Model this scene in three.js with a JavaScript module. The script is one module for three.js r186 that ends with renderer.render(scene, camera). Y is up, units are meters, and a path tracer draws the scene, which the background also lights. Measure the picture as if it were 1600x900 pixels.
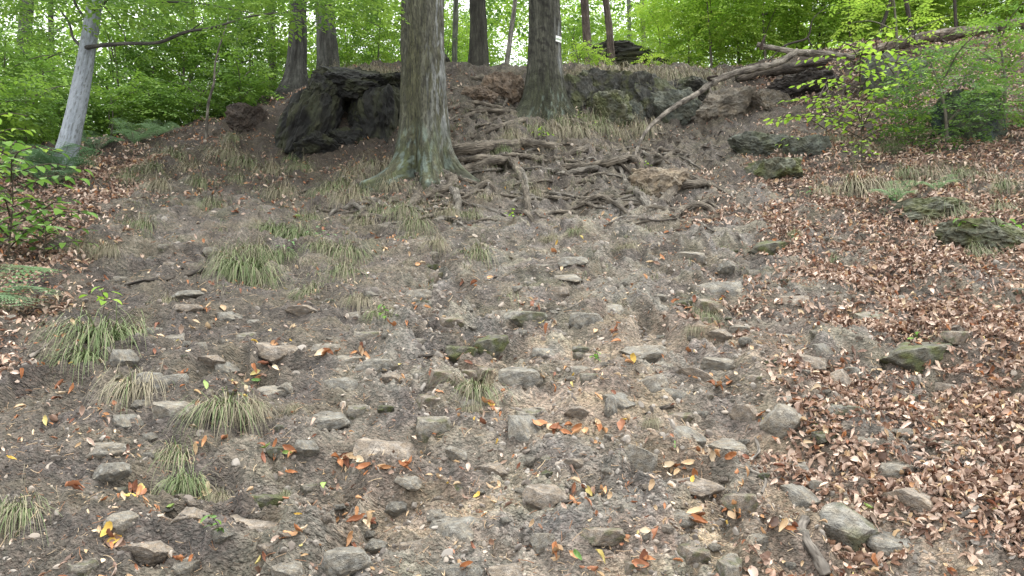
import * as THREE from 'three';
import { mergeGeometries, mergeVertices, toCreasedNormals } from 'three/addons/utils/BufferGeometryUtils.js';
import { createNoise2D, createNoise3D } from 'simplex-noise';

// ------------------------------------------------------------------ camera, sky, sun, exposure
const scene = new THREE.Scene();
const EYE = 1.6, PITCH = 4 * Math.PI / 180, FOV = 40;
const camera = new THREE.PerspectiveCamera(FOV, 16 / 9, 0.1, 400);
camera.position.set(0, EYE, 0);
camera.lookAt(0, EYE + Math.sin(PITCH), -Math.cos(PITCH));
scene.add(camera);

const skyW = 64, skyH = 32, skyData = new Float32Array(skyW * skyH * 4);
for (let j = 0; j < skyH; j++) for (let i = 0; i < skyW; i++) {
  const el = Math.max(0, Math.sin(((j + 0.5) / skyH - 0.5) * Math.PI));
  const L = 1.25 * (1 + 1.3 * el) / 1.65;                            // even bright overcast
  skyData.set([L * 0.99, L, L * 1.02, 1], (j * skyW + i) * 4);
}
const skyTex = new THREE.DataTexture(skyData, skyW, skyH, THREE.RGBAFormat, THREE.FloatType);
skyTex.mapping = THREE.EquirectangularReflectionMapping; skyTex.magFilter = THREE.LinearFilter; skyTex.minFilter = THREE.LinearFilter;
skyTex.needsUpdate = true;
scene.background = skyTex; scene.environment = skyTex;

const sun = new THREE.DirectionalLight(new THREE.Color(1, 0.95, 0.86), 1.5);
sun.position.set(12, 34, -16); sun.target.position.set(0, 4, -10);
sun.castShadow = true; sun.shadow.radius = 30; sun.shadow.mapSize.set(2048, 2048);
Object.assign(sun.shadow.camera, { left: -30, right: 30, top: 30, bottom: -30, near: 1, far: 120 });
scene.add(sun, sun.target);

const renderer = new THREE.WebGLRenderer({ antialias: true });
renderer.setSize(1024, 576);
renderer.shadowMap.enabled = true;
renderer.toneMapping = THREE.LinearToneMapping;
renderer.toneMappingExposure = 2.4;

// ------------------------------------------------------------------ helpers
function rngOf(seed) { let a = seed >>> 0; return () => { a = (a + 0x6D2B79F5) | 0; let t = Math.imul(a ^ (a >>> 15), 1 | a); t = (t + Math.imul(t ^ (t >>> 7), 61 | t)) ^ t; return ((t ^ (t >>> 14)) >>> 0) / 4294967296; }; }
const n2 = createNoise2D(rngOf(11)), n3 = createNoise3D(rngOf(12));
const R0 = rngOf(77);
const rnd = (a = 1, b) => b === undefined ? R0() * a : a + R0() * (b - a);
const pick = a => a[Math.floor(R0() * a.length)];
const clamp = (x, a, b) => Math.max(a, Math.min(b, x));
const ss = (a, b, x) => { const t = clamp((x - a) / (b - a), 0, 1); return t * t * (3 - 2 * t); };
const mix = (a, b, t) => a + (b - a) * t;
const mix3 = (a, b, t) => [mix(a[0], b[0], t), mix(a[1], b[1], t), mix(a[2], b[2], t)];
const lin = (r, g, b) => { const c = new THREE.Color().setRGB(r / 255, g / 255, b / 255, THREE.SRGBColorSpace); return [c.r, c.g, c.b]; };
const V = (x, y, z) => new THREE.Vector3(x, y, z);
const used = {};
function numbered(n) { used[n] = (used[n] || 0) + 1; return used[n] === 1 ? n : `${n}_${String(used[n] - 1).padStart(3, '0')}`; }
function tag(o, label, category, group, kind) {
  if (label) o.userData.label = label; if (category) o.userData.category = category;
  if (group) o.userData.group = group; if (kind) o.userData.kind = kind; return o;
}
function thing(name, pos, label, category, group) { const g = new THREE.Group(); g.name = numbered(name); g.position.copy(pos); scene.add(g); return tag(g, label, category, group); }
function part(name, geo, m, parent) { const o = new THREE.Mesh(geo, m); o.name = name; parent.add(o); return o; }
function single(name, geo, m, pos, label, category, group, kind) { const o = new THREE.Mesh(geo, m); o.name = numbered(name); o.position.copy(pos); scene.add(o); return tag(o, label, category, group, kind); }

// a point of the place seen in a direction of the photograph's frame (1600 x 900) at a given depth
const F = 450 / Math.tan(FOV * Math.PI / 360), CP = Math.cos(PITCH), SP = Math.sin(PITCH);
function ray(px, py, d) { const u = (px - 800) / F, v = (450 - py) / F, t = d / (CP - v * SP); return V(u * t, EYE + (v * CP + SP) * t, -d); }
function proj(p) { const y = p.y - EYE, zc = -p.z * CP + y * SP, yc = y * CP + p.z * SP; return [800 + F * p.x / zc, 450 - F * yc / zc, zc]; }

// ------------------------------------------------------------------ terrain: a smooth surface through surveyed points
const survey = [
  [-250, 900, 3.0], [200, 900, 3.0], [600, 900, 3.0], [1000, 900, 3.0], [1400, 900, 3.0], [1850, 900, 3.0],
  [0, 600, 4.5], [400, 600, 4.5], [800, 600, 4.5], [1200, 600, 4.5], [1600, 600, 4.5],
  [0, 440, 6.2], [400, 430, 6.7], [800, 430, 6.8], [1200, 430, 6.7], [1600, 430, 6.3],
  [0, 340, 8.0], [200, 330, 8.3], [450, 330, 8.8], [700, 320, 9.5], [950, 320, 9.3], [1200, 320, 8.8], [1600, 315, 8.0],
  [95, 265, 10.0], [300, 250, 10.8], [480, 256, 10.9], [660, 272, 10.6], [900, 240, 11.6], [1200, 240, 10.8], [1400, 242, 10.0], [1600, 228, 9.7],
  [0, 245, 12.0], [250, 208, 13.0], [400, 185, 13.6], [540, 121, 12.75], [600, 119, 12.75], [575, 114, 14.0], [760, 165, 13.5], [850, 179, 13.4], [1000, 188, 13.6], [1200, 172, 13.0], [1400, 150, 12.3], [1600, 120, 12.3],
  [905, 122, 14.5], [965, 119, 14.4], [1035, 121, 14.4], [1100, 126, 14.4], [450, 142, 15.5], [550, 113, 16.0], [750, 106, 16.5], [850, 112, 16.5], [1000, 118, 15.6], [1200, 104, 15.0], [1350, 76, 14.2], [1600, 62, 14.0],
].map(([a, b, d]) => { const p = ray(a, b, d); return [p.x, p.z, p.y]; }).concat([
  [-14, -20, 4.3], [-7, -20, 5.4], [-14, -40, 4.6], [-3, -22, 7.3], [2, -24, 7.8], [8, -22, 7.6], [16, -20, 7.4], [0, -45, 9], [22, -45, 9], [-26, -45, 5],
  [-12, -10, 2.8], [-10, -3, 0.9], [11, -6, 2.4], [14, -11, 5.0], [0, 0, 0], [6, 0, 0], [-6, 0, 0], [6, 6, -0.5], [-6, 6, -0.5], [0, 6, -0.5], [30, -20, 7], [-30, -20, 3.4], [20, 0, 0.4], [-20, 0, -0.2],
]);
const tps = (() => {
  const n = survey.length, N = n + 3, A = [], K = r2 => r2 < 1e-9 ? 0 : 0.5 * r2 * Math.log(r2);
  for (let i = 0; i < N; i++) A.push(new Float64Array(N + 1));
  for (let i = 0; i < n; i++) {
    for (let j = 0; j < n; j++) A[i][j] = K((survey[i][0] - survey[j][0]) ** 2 + (survey[i][1] - survey[j][1]) ** 2) + (i === j ? 0.05 : 0);
    A[i][n] = A[n][i] = 1; A[i][n + 1] = A[n + 1][i] = survey[i][0]; A[i][n + 2] = A[n + 2][i] = survey[i][1]; A[i][N] = survey[i][2];
  }
  for (let c = 0; c < N; c++) {
    let p = c; for (let r = c + 1; r < N; r++) if (Math.abs(A[r][c]) > Math.abs(A[p][c])) p = r;
    [A[c], A[p]] = [A[p], A[c]];
    for (let r = 0; r < N; r++) if (r !== c) { const f = A[r][c] / A[c][c]; if (f) for (let k = c; k <= N; k++) A[r][k] -= f * A[c][k]; }
  }
  const w = A.map((row, i) => row[N] / row[i]);
  return (x, z) => { let s = w[n] + w[n + 1] * x + w[n + 2] * z; for (let i = 0; i < n; i++) s += w[i] * K((x - survey[i][0]) ** 2 + (z - survey[i][1]) ** 2); return s; };
})();
function macro(x, z) {
  const X = clamp(x, -32, 32), Z = clamp(z, -46, 7);
  return tps(X, Z) - 0.05 * Math.max(0, z - 7) + 0.02 * Math.max(0, -46 - z);
}
const zones = { rx: [], lx: [] };                                     // borders of the leaf drifts, filled below
function bord(tab, z) { if (!tab.length) return 0; const d = -z; if (d <= tab[0][0]) return tab[0][1]; for (let i = 1; i < tab.length; i++) if (d <= tab[i][0]) return mix(tab[i - 1][1], tab[i][1], (d - tab[i - 1][0]) / (tab[i][0] - tab[i - 1][0])); return tab[tab.length - 1][1]; }
function litter(x, z) {                                               // 0..1 how thickly dry leaves cover the soil
  const wob = 0.55 * n2(x * 0.8 + 3, z * 0.8) + 0.3 * n2(x * 2.3, z * 2.3 + 9);
  const r = ss(-0.8, 0.9, x - bord(zones.rx, z) + wob * 1.1);
  const l = ss(-0.25, 0.5, bord(zones.lx, z) - x + wob * 0.5) * ss(-11.6, -10.6, z) * mix(0.55, 1, ss(-5.5, -7.5, z));
  return clamp(Math.max(r * (0.74 + 0.5 * n2(x * 1.3 + 40, z * 1.3)) * mix(0.85, 1, ss(-4.2, -5.6, z)), l * (0.8 + 0.4 * n2(x * 1.7, z * 1.7 + 70))), 0, 1);
}
const hash2 = (i, j, k) => { let h = Math.imul(i * 374761393 + j * 668265263 + k * 2147483647 | 0, 1274126177); h = Math.imul(h ^ (h >>> 13), 1103515245); return ((h ^ (h >>> 16)) >>> 0) / 4294967296; };
function cells(x, z) {                                                // broken bedrock: tilted blocks standing a little out of the soil
  let best = null;
  for (const [sc, amp, salt] of [[3.6, 0.05, 1], [8.5, 0.022, 9]]) {
    const X = x * sc + 0.25 * n2(x * 4, z * 4 + salt), Z = z * sc * 1.25 + 0.25 * n2(x * 4 + 9, z * 4 + salt), xi = Math.floor(X), zi = Math.floor(Z); let f1 = 9, f2 = 9, a = 0, b = 0, px = 0, pz = 0;
    for (let i = -1; i <= 1; i++) for (let j = -1; j <= 1; j++) { const cx = xi + i + hash2(xi + i, zi + j, salt), cz = zi + j + hash2(xi + i, zi + j, salt + 3), q = Math.hypot(X - cx, Z - cz); if (q < f1) { f2 = f1; f1 = q; a = xi + i; b = zi + j; px = X - cx; pz = Z - cz; } else if (q < f2) f2 = q; }
    const on = hash2(a, b, salt + 5), edge = ss(0.02, 0.2, f2 - f1);
    const up = on > 0.52 ? amp * (0.35 + 0.9 * hash2(a, b, salt + 7) + 0.75 * (hash2(a, b, salt + 8) - 0.5) * px + 0.9 * (hash2(a, b, salt + 11) - 0.25) * pz) * edge : 0;
    if (!best) best = { up, rock: on > 0.52 ? edge : 0 }; else { best.up += up; best.rock = Math.max(best.rock, on > 0.52 ? edge * 0.8 : 0); }
  }
  const m = ss(-0.25, 0.25, n2(x * 0.9 + 61, z * 0.9 + 8)) * ss(11, 8.5, -z) * (1 - 0.8 * litter(x, z)) * ss(-2.2, -1.0, x + z * 0.12);
  best.up *= m; best.rock *= m; return best;
}
function relief(x, z, h, fine) {
  const d = -z, soil = 1 - 0.65 * litter(x, z);
  let m = 0.085 * n2(x * 0.85, z * 0.85) + 0.05 * n2(x * 2.1 + 7, z * 2.1);
  const q = (h + 0.22 * n2(x * 0.9 + 31, z * 0.9) + 0.07 * n2(x * 3.1, z * 3.1)) / 0.24, fr = q - Math.floor(q);   // small eroded banks
  m += (ss(0.45, 0.75, fr) - fr) * 0.24 * 0.75 * soil * ss(-0.2, 0.5, n2(x * 0.6 + 90, z * 0.6));
  const up = ss(8.5, 11, d) * ss(17, 13, d) * ss(-2.2, -0.8, x) * ss(4.6, 3.2, x);        // rougher, root-riddled upper slope
  m += (1 - Math.abs(n2(x * 3.4 + 5, z * 4.2))) * 0.06 * soil * (1 + 1.6 * up) - 0.035;
  m -= up * 0.13 * ss(0.25, 0.6, n2(x * 2.4 + 17, z * 2.8)) * soil;
  m += (1 - Math.abs(n2(x * 7.5, z * 8.5 + 3))) * 0.032 * soil * (1 + 1.2 * up);
  if (d > 1.5 && d < 12) m += cells(x, z).up;
  if (fine) m += soil * (0.012 * n2(x * 17, z * 17) + 0.010 * (0.5 - Math.abs(n2(x * 31 + 5, z * 31))) + 0.005 * n2(x * 70, z * 70 + 2));
  return m * ss(45, 25, d);
}
const height = (x, z, fine = true) => { const h = macro(x, z); return h + relief(x, z, h, fine); };
const ground = (x, z) => V(x, height(x, z), z);
function normalAt(x, z, e = 0.06) { return V(height(x - e, z, false) - height(x + e, z, false), 2 * e, height(x, z - e, false) - height(x, z + e, false)).normalize(); }
function hit(px, py, dmax = 24, d0 = 1.6) {                           // where the line of sight meets the terrain
  let prev = d0;
  for (let d = d0; d < dmax; d += 0.04 + d * 0.004) {
    const p = ray(px, py, d);
    if (p.y < height(p.x, p.z, false)) { let a = prev, b = d; for (let k = 0; k < 12; k++) { const m = (a + b) / 2, q = ray(px, py, m); if (q.y < height(q.x, q.z, false)) b = m; else a = m; } const q = ray(px, py, b); return ground(q.x, q.z); }
    prev = d;
  }
  const p = ray(px, py, Math.min(dmax, 16)); return ground(p.x, p.z);
}
const mpp = p => proj(p)[2] / F;                                      // metres that one unit of the frame spans at p
zones.rx = [[1240, 205], [1185, 245], [1130, 290], [1130, 340], [1180, 385], [1215, 430], [1240, 500], [1290, 570], [1330, 640], [1370, 720], [1400, 800], [1420, 895]].map(([a, b]) => { const p = hit(a, b); return [-p.z, p.x]; }).sort((a, b) => a[0] - b[0]);
zones.lx = [[215, 292], [210, 330], [150, 375], [130, 430], [105, 500], [55, 570], [-20, 640]].map(([a, b]) => { const p = hit(a, b); return [-p.z, p.x]; }).sort((a, b) => a[0] - b[0]);

// ------------------------------------------------------------------ textures (tileable noise of the matter itself)
function tileNoise(size, seed) {                                      // value noise that wraps; f = cells per tile
  const cache = {};
  return (x, y, fx, fy = fx) => {
    const key = fx + '_' + fy; let g = cache[key]; if (!g) { const r = rngOf(seed + fx * 131 + fy); g = cache[key] = new Float32Array(fx * fy); for (let i = 0; i < g.length; i++) g[i] = r(); }
    const X = x / size * fx, Y = y / size * fy, xi = Math.floor(X), yi = Math.floor(Y), a = X - xi, b = Y - yi, u = a * a * (3 - 2 * a), v = b * b * (3 - 2 * b);
    const G = (i, j) => g[((j + fy) % fy) * fx + ((i + fx) % fx)];
    return mix(mix(G(xi, yi), G(xi + 1, yi), u), mix(G(xi, yi + 1), G(xi + 1, yi + 1), u), v);
  };
}
function texture(size, fn, srgb) {
  const d = new Uint8Array(size * size * 4);
  for (let y = 0; y < size; y++) for (let x = 0; x < size; x++) { const c = fn(x, y), k = (y * size + x) * 4; d[k] = clamp(c[0], 0, 1) * 255; d[k + 1] = clamp(c[1], 0, 1) * 255; d[k + 2] = clamp(c[2], 0, 1) * 255; d[k + 3] = 255; }
  const t = new THREE.DataTexture(d, size, size); t.wrapS = t.wrapT = THREE.RepeatWrapping; t.magFilter = THREE.LinearFilter; t.minFilter = THREE.LinearMipmapLinearFilter; t.generateMipmaps = true;
  if (srgb) t.colorSpace = THREE.SRGBColorSpace; t.needsUpdate = true; return t;
}
const tn = tileNoise(1024, 5);
const soilH = (() => { const a = new Float32Array(1024 * 1024); for (let y = 0; y < 1024; y++) for (let x = 0; x < 1024; x++) a[y * 1024 + x] = 0.28 * tn(x, y, 24) + 0.27 * tn(x, y, 67) + 0.25 * tn(x, y, 170) + 0.2 * tn(x, y, 400); return a; })();
{ const r = rngOf(9);                                                 // grit and crumbs pressed into the soil
  for (let k = 0; k < 5200; k++) { const cx = r() * 1024, cy = r() * 1024, s = 1.5 + 7 * r() ** 4, hgt = 0.12 + 0.2 * r(), rr = Math.ceil(s); for (let j = -rr; j <= rr; j++) for (let i = -rr; i <= rr; i++) { const q = Math.hypot(i, j * 1.2) / s; if (q < 1) { const id = ((Math.floor(cy + j) + 1024) % 1024) * 1024 + ((Math.floor(cx + i) + 1024) % 1024); soilH[id] = Math.min(1, soilH[id] + hgt * (1 - q * q)); } } } }
const soilTex = texture(1024, (x, y) => { const c = tn(x + 300, y + 77, 130), e = tn(x, y + 500, 9), f = tn(x + 610, y + 210, 310), k = tn(x + 40, y + 930, 44); const v = 0.80 + 0.26 * (c - 0.5) + 0.14 * (e - 0.5) + 0.24 * (f - 0.5) + 0.2 * (k - 0.5); return [v * (1 + 0.05 * (c - 0.5)), v, v * (1 - 0.09 * (e - 0.5))]; }, true);
const soilBump = texture(1024, (x, y) => { const h = soilH[y * 1024 + x]; return [h, h, h]; });
const bn = tileNoise(512, 21);
const barkTex = texture(512, (x, y) => { const a = bn(x, y, 64, 10), b = bn(x, y, 150, 40), c = bn(x, y, 20, 8); const v = 0.58 + 0.3 * a + 0.16 * b + 0.14 * (c - 0.5); return [v, v, v * 0.98]; }, true);
const barkBump = texture(512, (x, y) => { const a = Math.abs(bn(x, y, 56, 9) - 0.5) * 2, b = bn(x, y, 140, 50); const v = 0.7 * a + 0.3 * b; return [v, v, v]; });
const plainTex = texture(512, (x, y) => { const v = 0.8 + 0.1 * bn(x, y, 60, 24) + 0.1 * bn(x, y, 160, 120); return [v, v, v]; }, true);
const rn = tileNoise(512, 33);
const rockTex = texture(512, (x, y) => { const v = 0.62 + 0.18 * rn(x, y, 9) + 0.16 * rn(x, y, 40) + 0.14 * rn(x, y, 130) - (rn(x, y, 70) > 0.8 ? 0.14 : 0); const e = rn(x + 90, y, 14); return [v * (0.98 + 0.06 * e), v, v * (1.02 - 0.08 * e)]; }, true);
const rockBump = texture(512, (x, y) => { const v = 0.45 * rn(x, y, 12) + 0.3 * rn(x, y, 45) + 0.25 * rn(x, y, 140); return [v, v, v]; });

// ------------------------------------------------------------------ materials
const std = o => new THREE.MeshStandardMaterial(Object.assign({ roughness: 0.92, metalness: 0 }, o));
const rgb = (r, g, b) => new THREE.Color().setRGB(r, g, b);
const soilMat = std({ map: soilTex, bumpMap: soilBump, bumpScale: 0.03, vertexColors: true, roughness: 0.96 });
const barkMat = std({ map: barkTex, bumpMap: barkBump, bumpScale: 0.022, vertexColors: true });
const smoothBarkMat = std({ map: plainTex, bumpMap: barkBump, bumpScale: 0.002, vertexColors: true, roughness: 0.8 });
const rockMat = std({ map: rockTex, bumpMap: rockBump, bumpScale: 0.012, vertexColors: true, roughness: 0.9 });
const leafMat = (c, t = 0.45) => new THREE.MeshPhysicalMaterial({ color: c, roughness: 1, specularIntensity: 0.35, transmission: t, thickness: 0, side: THREE.DoubleSide, metalness: 0 });
const greenLeaf = leafMat(rgb(1, 1, 1));                              // instances carry the colour
const grassMat = std({ vertexColors: true, side: THREE.DoubleSide, roughness: 0.7 });
const litterMat = std({ color: rgb(1, 1, 1), side: THREE.DoubleSide, roughness: 0.62 });
const pebbleMat = std({ color: rgb(1, 1, 1), roughness: 0.95 });

// ------------------------------------------------------------------ the ground sheet
{
  const rows = []; for (let d = -16; d < 2.2; d += 0.35) rows.push(d);
  for (let d = 2.2; d < 18.5; d += d * 0.0036) rows.push(d);
  for (let d = 18.5; d < 140; d += (d - 17) * 0.09 + 0.1) rows.push(d);
  const NC = 760, half = d => d < 2.2 ? 12 : d < 18.5 ? 0.86 * d + 0.9 : 0, pos = [], uv = [], col = [], idx = [];
  const outer = [-120, -70, -40, -28, -20, -15];
  const cols = [];
  for (let i = 0; i <= NC; i++) { const s = i / NC * 2 - 1; cols.push(s); }
  const soilA = lin(136, 127, 114), soilB = lin(99, 92, 82), sand = lin(178, 160, 138), mould = lin(88, 75, 64), moss = lin(90, 93, 72), dust = lin(153, 146, 134), loam = lin(80, 70, 59), rubble = lin(146, 142, 131);
  const W = d => d < 18.5 ? 1.02 * Math.max(d, 2.2) * 0.84 + 0.9 : 16.8 + (d - 18.5) * 1.1;
  for (const d of rows) {
    const w = W(d), z = -d, ring = [...outer.map(o => -w + o), ...cols.map(s => s * w), ...outer.map(o => w - o).reverse()];
    for (const x of ring) {
      const h = macro(x, z), y = h + relief(x, z, h, true);
      pos.push(x, y, z); uv.push(x / 1.7, (z - 0.95 * y) / 1.7);
      const big = n2(x * 0.5 + 12, z * 0.5), mid = n2(x * 1.7, z * 1.7 + 4), fin = n2(x * 6, z * 6), L = litter(x, z);
      let c = mix3(soilA, soilB, clamp(0.45 + 0.35 * big + 0.25 * mid + 0.15 * fin, 0, 1));
      c = mix3(c, dust, ss(0.1, 0.7, n2(x * 2.6 + 8, z * 2.6)) * 0.55);
      const sandy = ss(-0.45, 0.55, n2(x * 0.75 + 51, z * 0.75 + 2) + 0.3 * mid) * ss(6.5, 4.2, d) * ss(-1.3, 0.1, x);
      c = mix3(c, sand, sandy * 0.8);
      c = mix3(c, rubble, cells(x, z).rock * 0.75);
      c = mix3(c, moss, ss(0.35, 0.8, n2(x * 1.1 + 70, z * 1.1) + 0.25 * fin) * 0.55 * ss(4, 6, d));
      c = mix3(c, soilB, ss(8.6, 10, d + 0.4 * mid) * 0.5);
      c = mix3(c, loam, ss(9.0, 10.6, d + 0.5 * mid) * ss(-0.9, -2.2, x + 0.4 * big) * 0.8);
      c = mix3(c, loam, ss(0.2, 0.7, n2(x * 1.3 + 44, z * 1.3) + 0.4 * fin) * 0.5);
      c = mix3(c, soilB, ss(-0.5, -1.6, x + 0.5 * big + 0.3 * mid) * ss(7.5, 6, d) * 0.75);
      c = mix3(c, mould, L * 0.8);
      c = mix3(c, mould, ss(15, 18, d) * 0.6);
      col.push(c[0], c[1], c[2]);
    }
  }
  const M = cols.length + 2 * outer.length;
  for (let j = 0; j + 1 < rows.length; j++) for (let i = 0; i + 1 < M; i++) { const a = j * M + i, b = a + 1, c = a + M, e = c + 1; idx.push(a, b, c, b, e, c); }
  const g = new THREE.BufferGeometry();
  g.setAttribute('position', new THREE.Float32BufferAttribute(pos, 3)); g.setAttribute('uv', new THREE.Float32BufferAttribute(uv, 2)); g.setAttribute('color', new THREE.Float32BufferAttribute(col, 3)); g.setIndex(idx); g.computeVertexNormals();
  const o = new THREE.Mesh(g, soilMat); o.name = 'ground'; o.userData = { kind: 'structure', label: 'steep bare stony forest slope of grey brown soil' }; scene.add(o);
}

// ------------------------------------------------------------------ geometry builders
function paint(g, fn) { const p = g.attributes.position, c = new Float32Array(p.count * 3); for (let i = 0; i < p.count; i++) { const k = fn(p.getX(i), p.getY(i), p.getZ(i), i); c.set(k, i * 3); } g.setAttribute('color', new THREE.BufferAttribute(c, 3)); return g; }
function tube(pts, radii, { seg = 40, rad = 8, rough = 0.08, freq = 6, color = () => [0.2, 0.2, 0.2], uvs = 1, cap = true, flat = 1 } = {}) {   // a tapered, knobbly limb
  const curve = new THREE.CatmullRomCurve3(pts, false, 'centripetal'), fr = curve.computeFrenetFrames(seg, false), pos = [], uv = [], col = [], idx = [];
  const len = curve.getLength();
  for (let i = 0; i <= seg; i++) {
    const t = i / seg, p = curve.getPointAt(t), f = t * (radii.length - 1), k = Math.min(radii.length - 2, Math.floor(f)), r = radii.length === 1 ? radii[0] : mix(radii[k], radii[k + 1], f - k);
    for (let j = 0; j <= rad; j++) {
      const a = j / rad * Math.PI * 2, ca = Math.cos(a), sa = Math.sin(a), N = fr.normals[i], B = fr.binormals[i];
      let nx = N.x * ca + B.x * sa, ny = N.y * ca + B.y * sa, nz = N.z * ca + B.z * sa;
      const q = r * (1 + rough * (n3((p.x + nx * r) * freq, (p.y + ny * r) * freq, (p.z + nz * r) * freq) + 0.5 * n3((p.x + nx * r) * freq * 2.7, (p.y + ny * r) * freq * 2.7, (p.z + nz * r) * freq * 2.7)));
      const x = p.x + nx * q, y = p.y + ny * q * flat, z = p.z + nz * q;
      pos.push(x, y, z); uv.push(a * r / uvs, t * len / uvs); const c = color(x, y, z, t, a); col.push(c[0], c[1], c[2]);
    }
  }
  for (let i = 0; i < seg; i++) for (let j = 0; j < rad; j++) { const a = i * (rad + 1) + j, b = a + rad + 1; idx.push(a, a + 1, b, a + 1, b + 1, b); }
  if (cap) for (const [row, flip] of [[0, 0], [seg, 1]]) {
    const p = curve.getPointAt(row / seg), id = pos.length / 3; pos.push(p.x, p.y, p.z); uv.push(0, 0); const c = color(p.x, p.y, p.z, row / seg, 0); col.push(c[0], c[1], c[2]);
    for (let j = 0; j < rad; j++) { const a = row * (rad + 1) + j; if (flip) idx.push(a, a + 1, id); else idx.push(a + 1, a, id); }
  }
  const g = new THREE.BufferGeometry(); g.setAttribute('position', new THREE.Float32BufferAttribute(pos, 3)); g.setAttribute('uv', new THREE.Float32BufferAttribute(uv, 2)); g.setAttribute('color', new THREE.Float32BufferAttribute(col, 3)); g.setIndex(idx); g.computeVertexNormals(); return g;
}
// an upright trunk: rings about a leaning axis, root flare in lobes, bark relief
function trunkGeo({ h, h0 = -0.7, axis, radius, lobes = [], rad = 40, seg = 90, relief: rl = 0.01, color, dense = 0 }) {
  const pos = [], uv = [], col = [], idx = [];
  for (let i = 0; i <= seg; i++) {
    let t = i / seg; if (dense) t = t < 0.82 ? t / 0.82 * dense : dense + (t - 0.82) / 0.18 * (1 - dense);
    const y = h0 + (h - h0) * t, c = axis(y);
    for (let j = 0; j <= rad; j++) {
      const a = j / rad * Math.PI * 2, aj = j === rad ? 0 : a, ca = Math.cos(aj), sa = Math.sin(aj);
      let r = radius(y);
      for (const [la, wd, amp, fall] of lobes) { let da = Math.atan2(Math.sin(aj - la), Math.cos(aj - la)); r += amp * Math.exp(-((da / wd) ** 2)) * Math.exp(-Math.max(y, -0.2) / fall); }
      r += rl * (n3(ca * 2.2, y * 1.1, sa * 2.2) * 1.6 + n3(ca * 9, y * 2.2 + 4, sa * 9) * 0.6 + n3(ca * 22, y * 7, sa * 22) * 0.35);
      pos.push(c[0] + ca * r, y, c[1] + sa * r); uv.push(a * radius(1), y); const k = color(a, y, r, ca, sa); col.push(k[0], k[1], k[2]);
    }
  }
  for (let i = 0; i < seg; i++) for (let j = 0; j < rad; j++) { const a = i * (rad + 1) + j, b = a + rad + 1; idx.push(a, b, a + 1, a + 1, b, b + 1); }
  const g = new THREE.BufferGeometry(); g.setAttribute('position', new THREE.Float32BufferAttribute(pos, 3)); g.setAttribute('uv', new THREE.Float32BufferAttribute(uv, 2)); g.setAttribute('color', new THREE.Float32BufferAttribute(col, 3)); g.setIndex(idx); g.computeVertexNormals(); return g;
}
function rockGeo(seed, detail = 5, cuts = 9, rough = 0.05, mossy = 0, tones = [lin(150, 146, 138), lin(122, 118, 110)]) {
  const r = rngOf(seed), N = createNoise3D(rngOf(seed + 1)), planes = [];
  for (let i = 0; i < cuts; i++) { const v = V(r() * 2 - 1, (r() * 2 - 1) * 0.9, r() * 2 - 1).normalize(); planes.push([v, 0.5 + 0.3 * r()]); }
  planes.push([V(0.2 * (r() - 0.5), 1, 0.35 * (r() - 0.5)).normalize(), 0.42 + 0.2 * r()]);
  let g = new THREE.IcosahedronGeometry(1, detail); g.deleteAttribute('uv'); g.deleteAttribute('normal'); g = mergeVertices(g, 1e-4);
  const p = g.attributes.position;
  for (let i = 0; i < p.count; i++) {
    const v = V(p.getX(i), p.getY(i), p.getZ(i));
    for (const [n, dd] of planes) { const e = v.dot(n) - dd; if (e > 0) v.addScaledVector(n, -e * 0.96); }
    const k = 1 + rough * (N(v.x * 2.2, v.y * 2.2, v.z * 2.2) + 0.6 * N(v.x * 6, v.y * 6, v.z * 6) + 0.35 * N(v.x * 14, v.y * 14, v.z * 14)); v.multiplyScalar(k);
    p.setXYZ(i, v.x, v.y, v.z);
  }
  paint(g, (x, y, z) => { let c = mix3(tones[0], tones[1], clamp(0.5 + 0.6 * N(x * 1.6, y * 1.6, z * 1.6) + 0.3 * N(x * 7, y * 7, z * 7), 0, 1)); if (mossy) c = mix3(c, lin(92, 98, 58), mossy * ss(-0.1, 0.5, N(x * 1.3 + 5, y * 1.3, z * 1.3) + 0.3 * N(x * 8, y * 8, z * 8))); return c; });
  g = toCreasedNormals(g, 0.5);
  const q = g.attributes.position, nn = g.attributes.normal, uv = new Float32Array(q.count * 2);
  for (let i = 0; i < q.count; i += 3) { const ax = Math.abs(nn.getX(i)), ay = Math.abs(nn.getY(i)), az = Math.abs(nn.getZ(i)); for (let k = i; k < i + 3; k++) { const [a, b] = ay > ax && ay > az ? [q.getX(k), q.getZ(k)] : ax > az ? [q.getZ(k), q.getY(k)] : [q.getX(k), q.getY(k)]; uv[k * 2] = a * 0.5; uv[k * 2 + 1] = b * 0.5; } }
  g.setAttribute('uv', new THREE.BufferAttribute(uv, 2)); return g;
}
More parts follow.
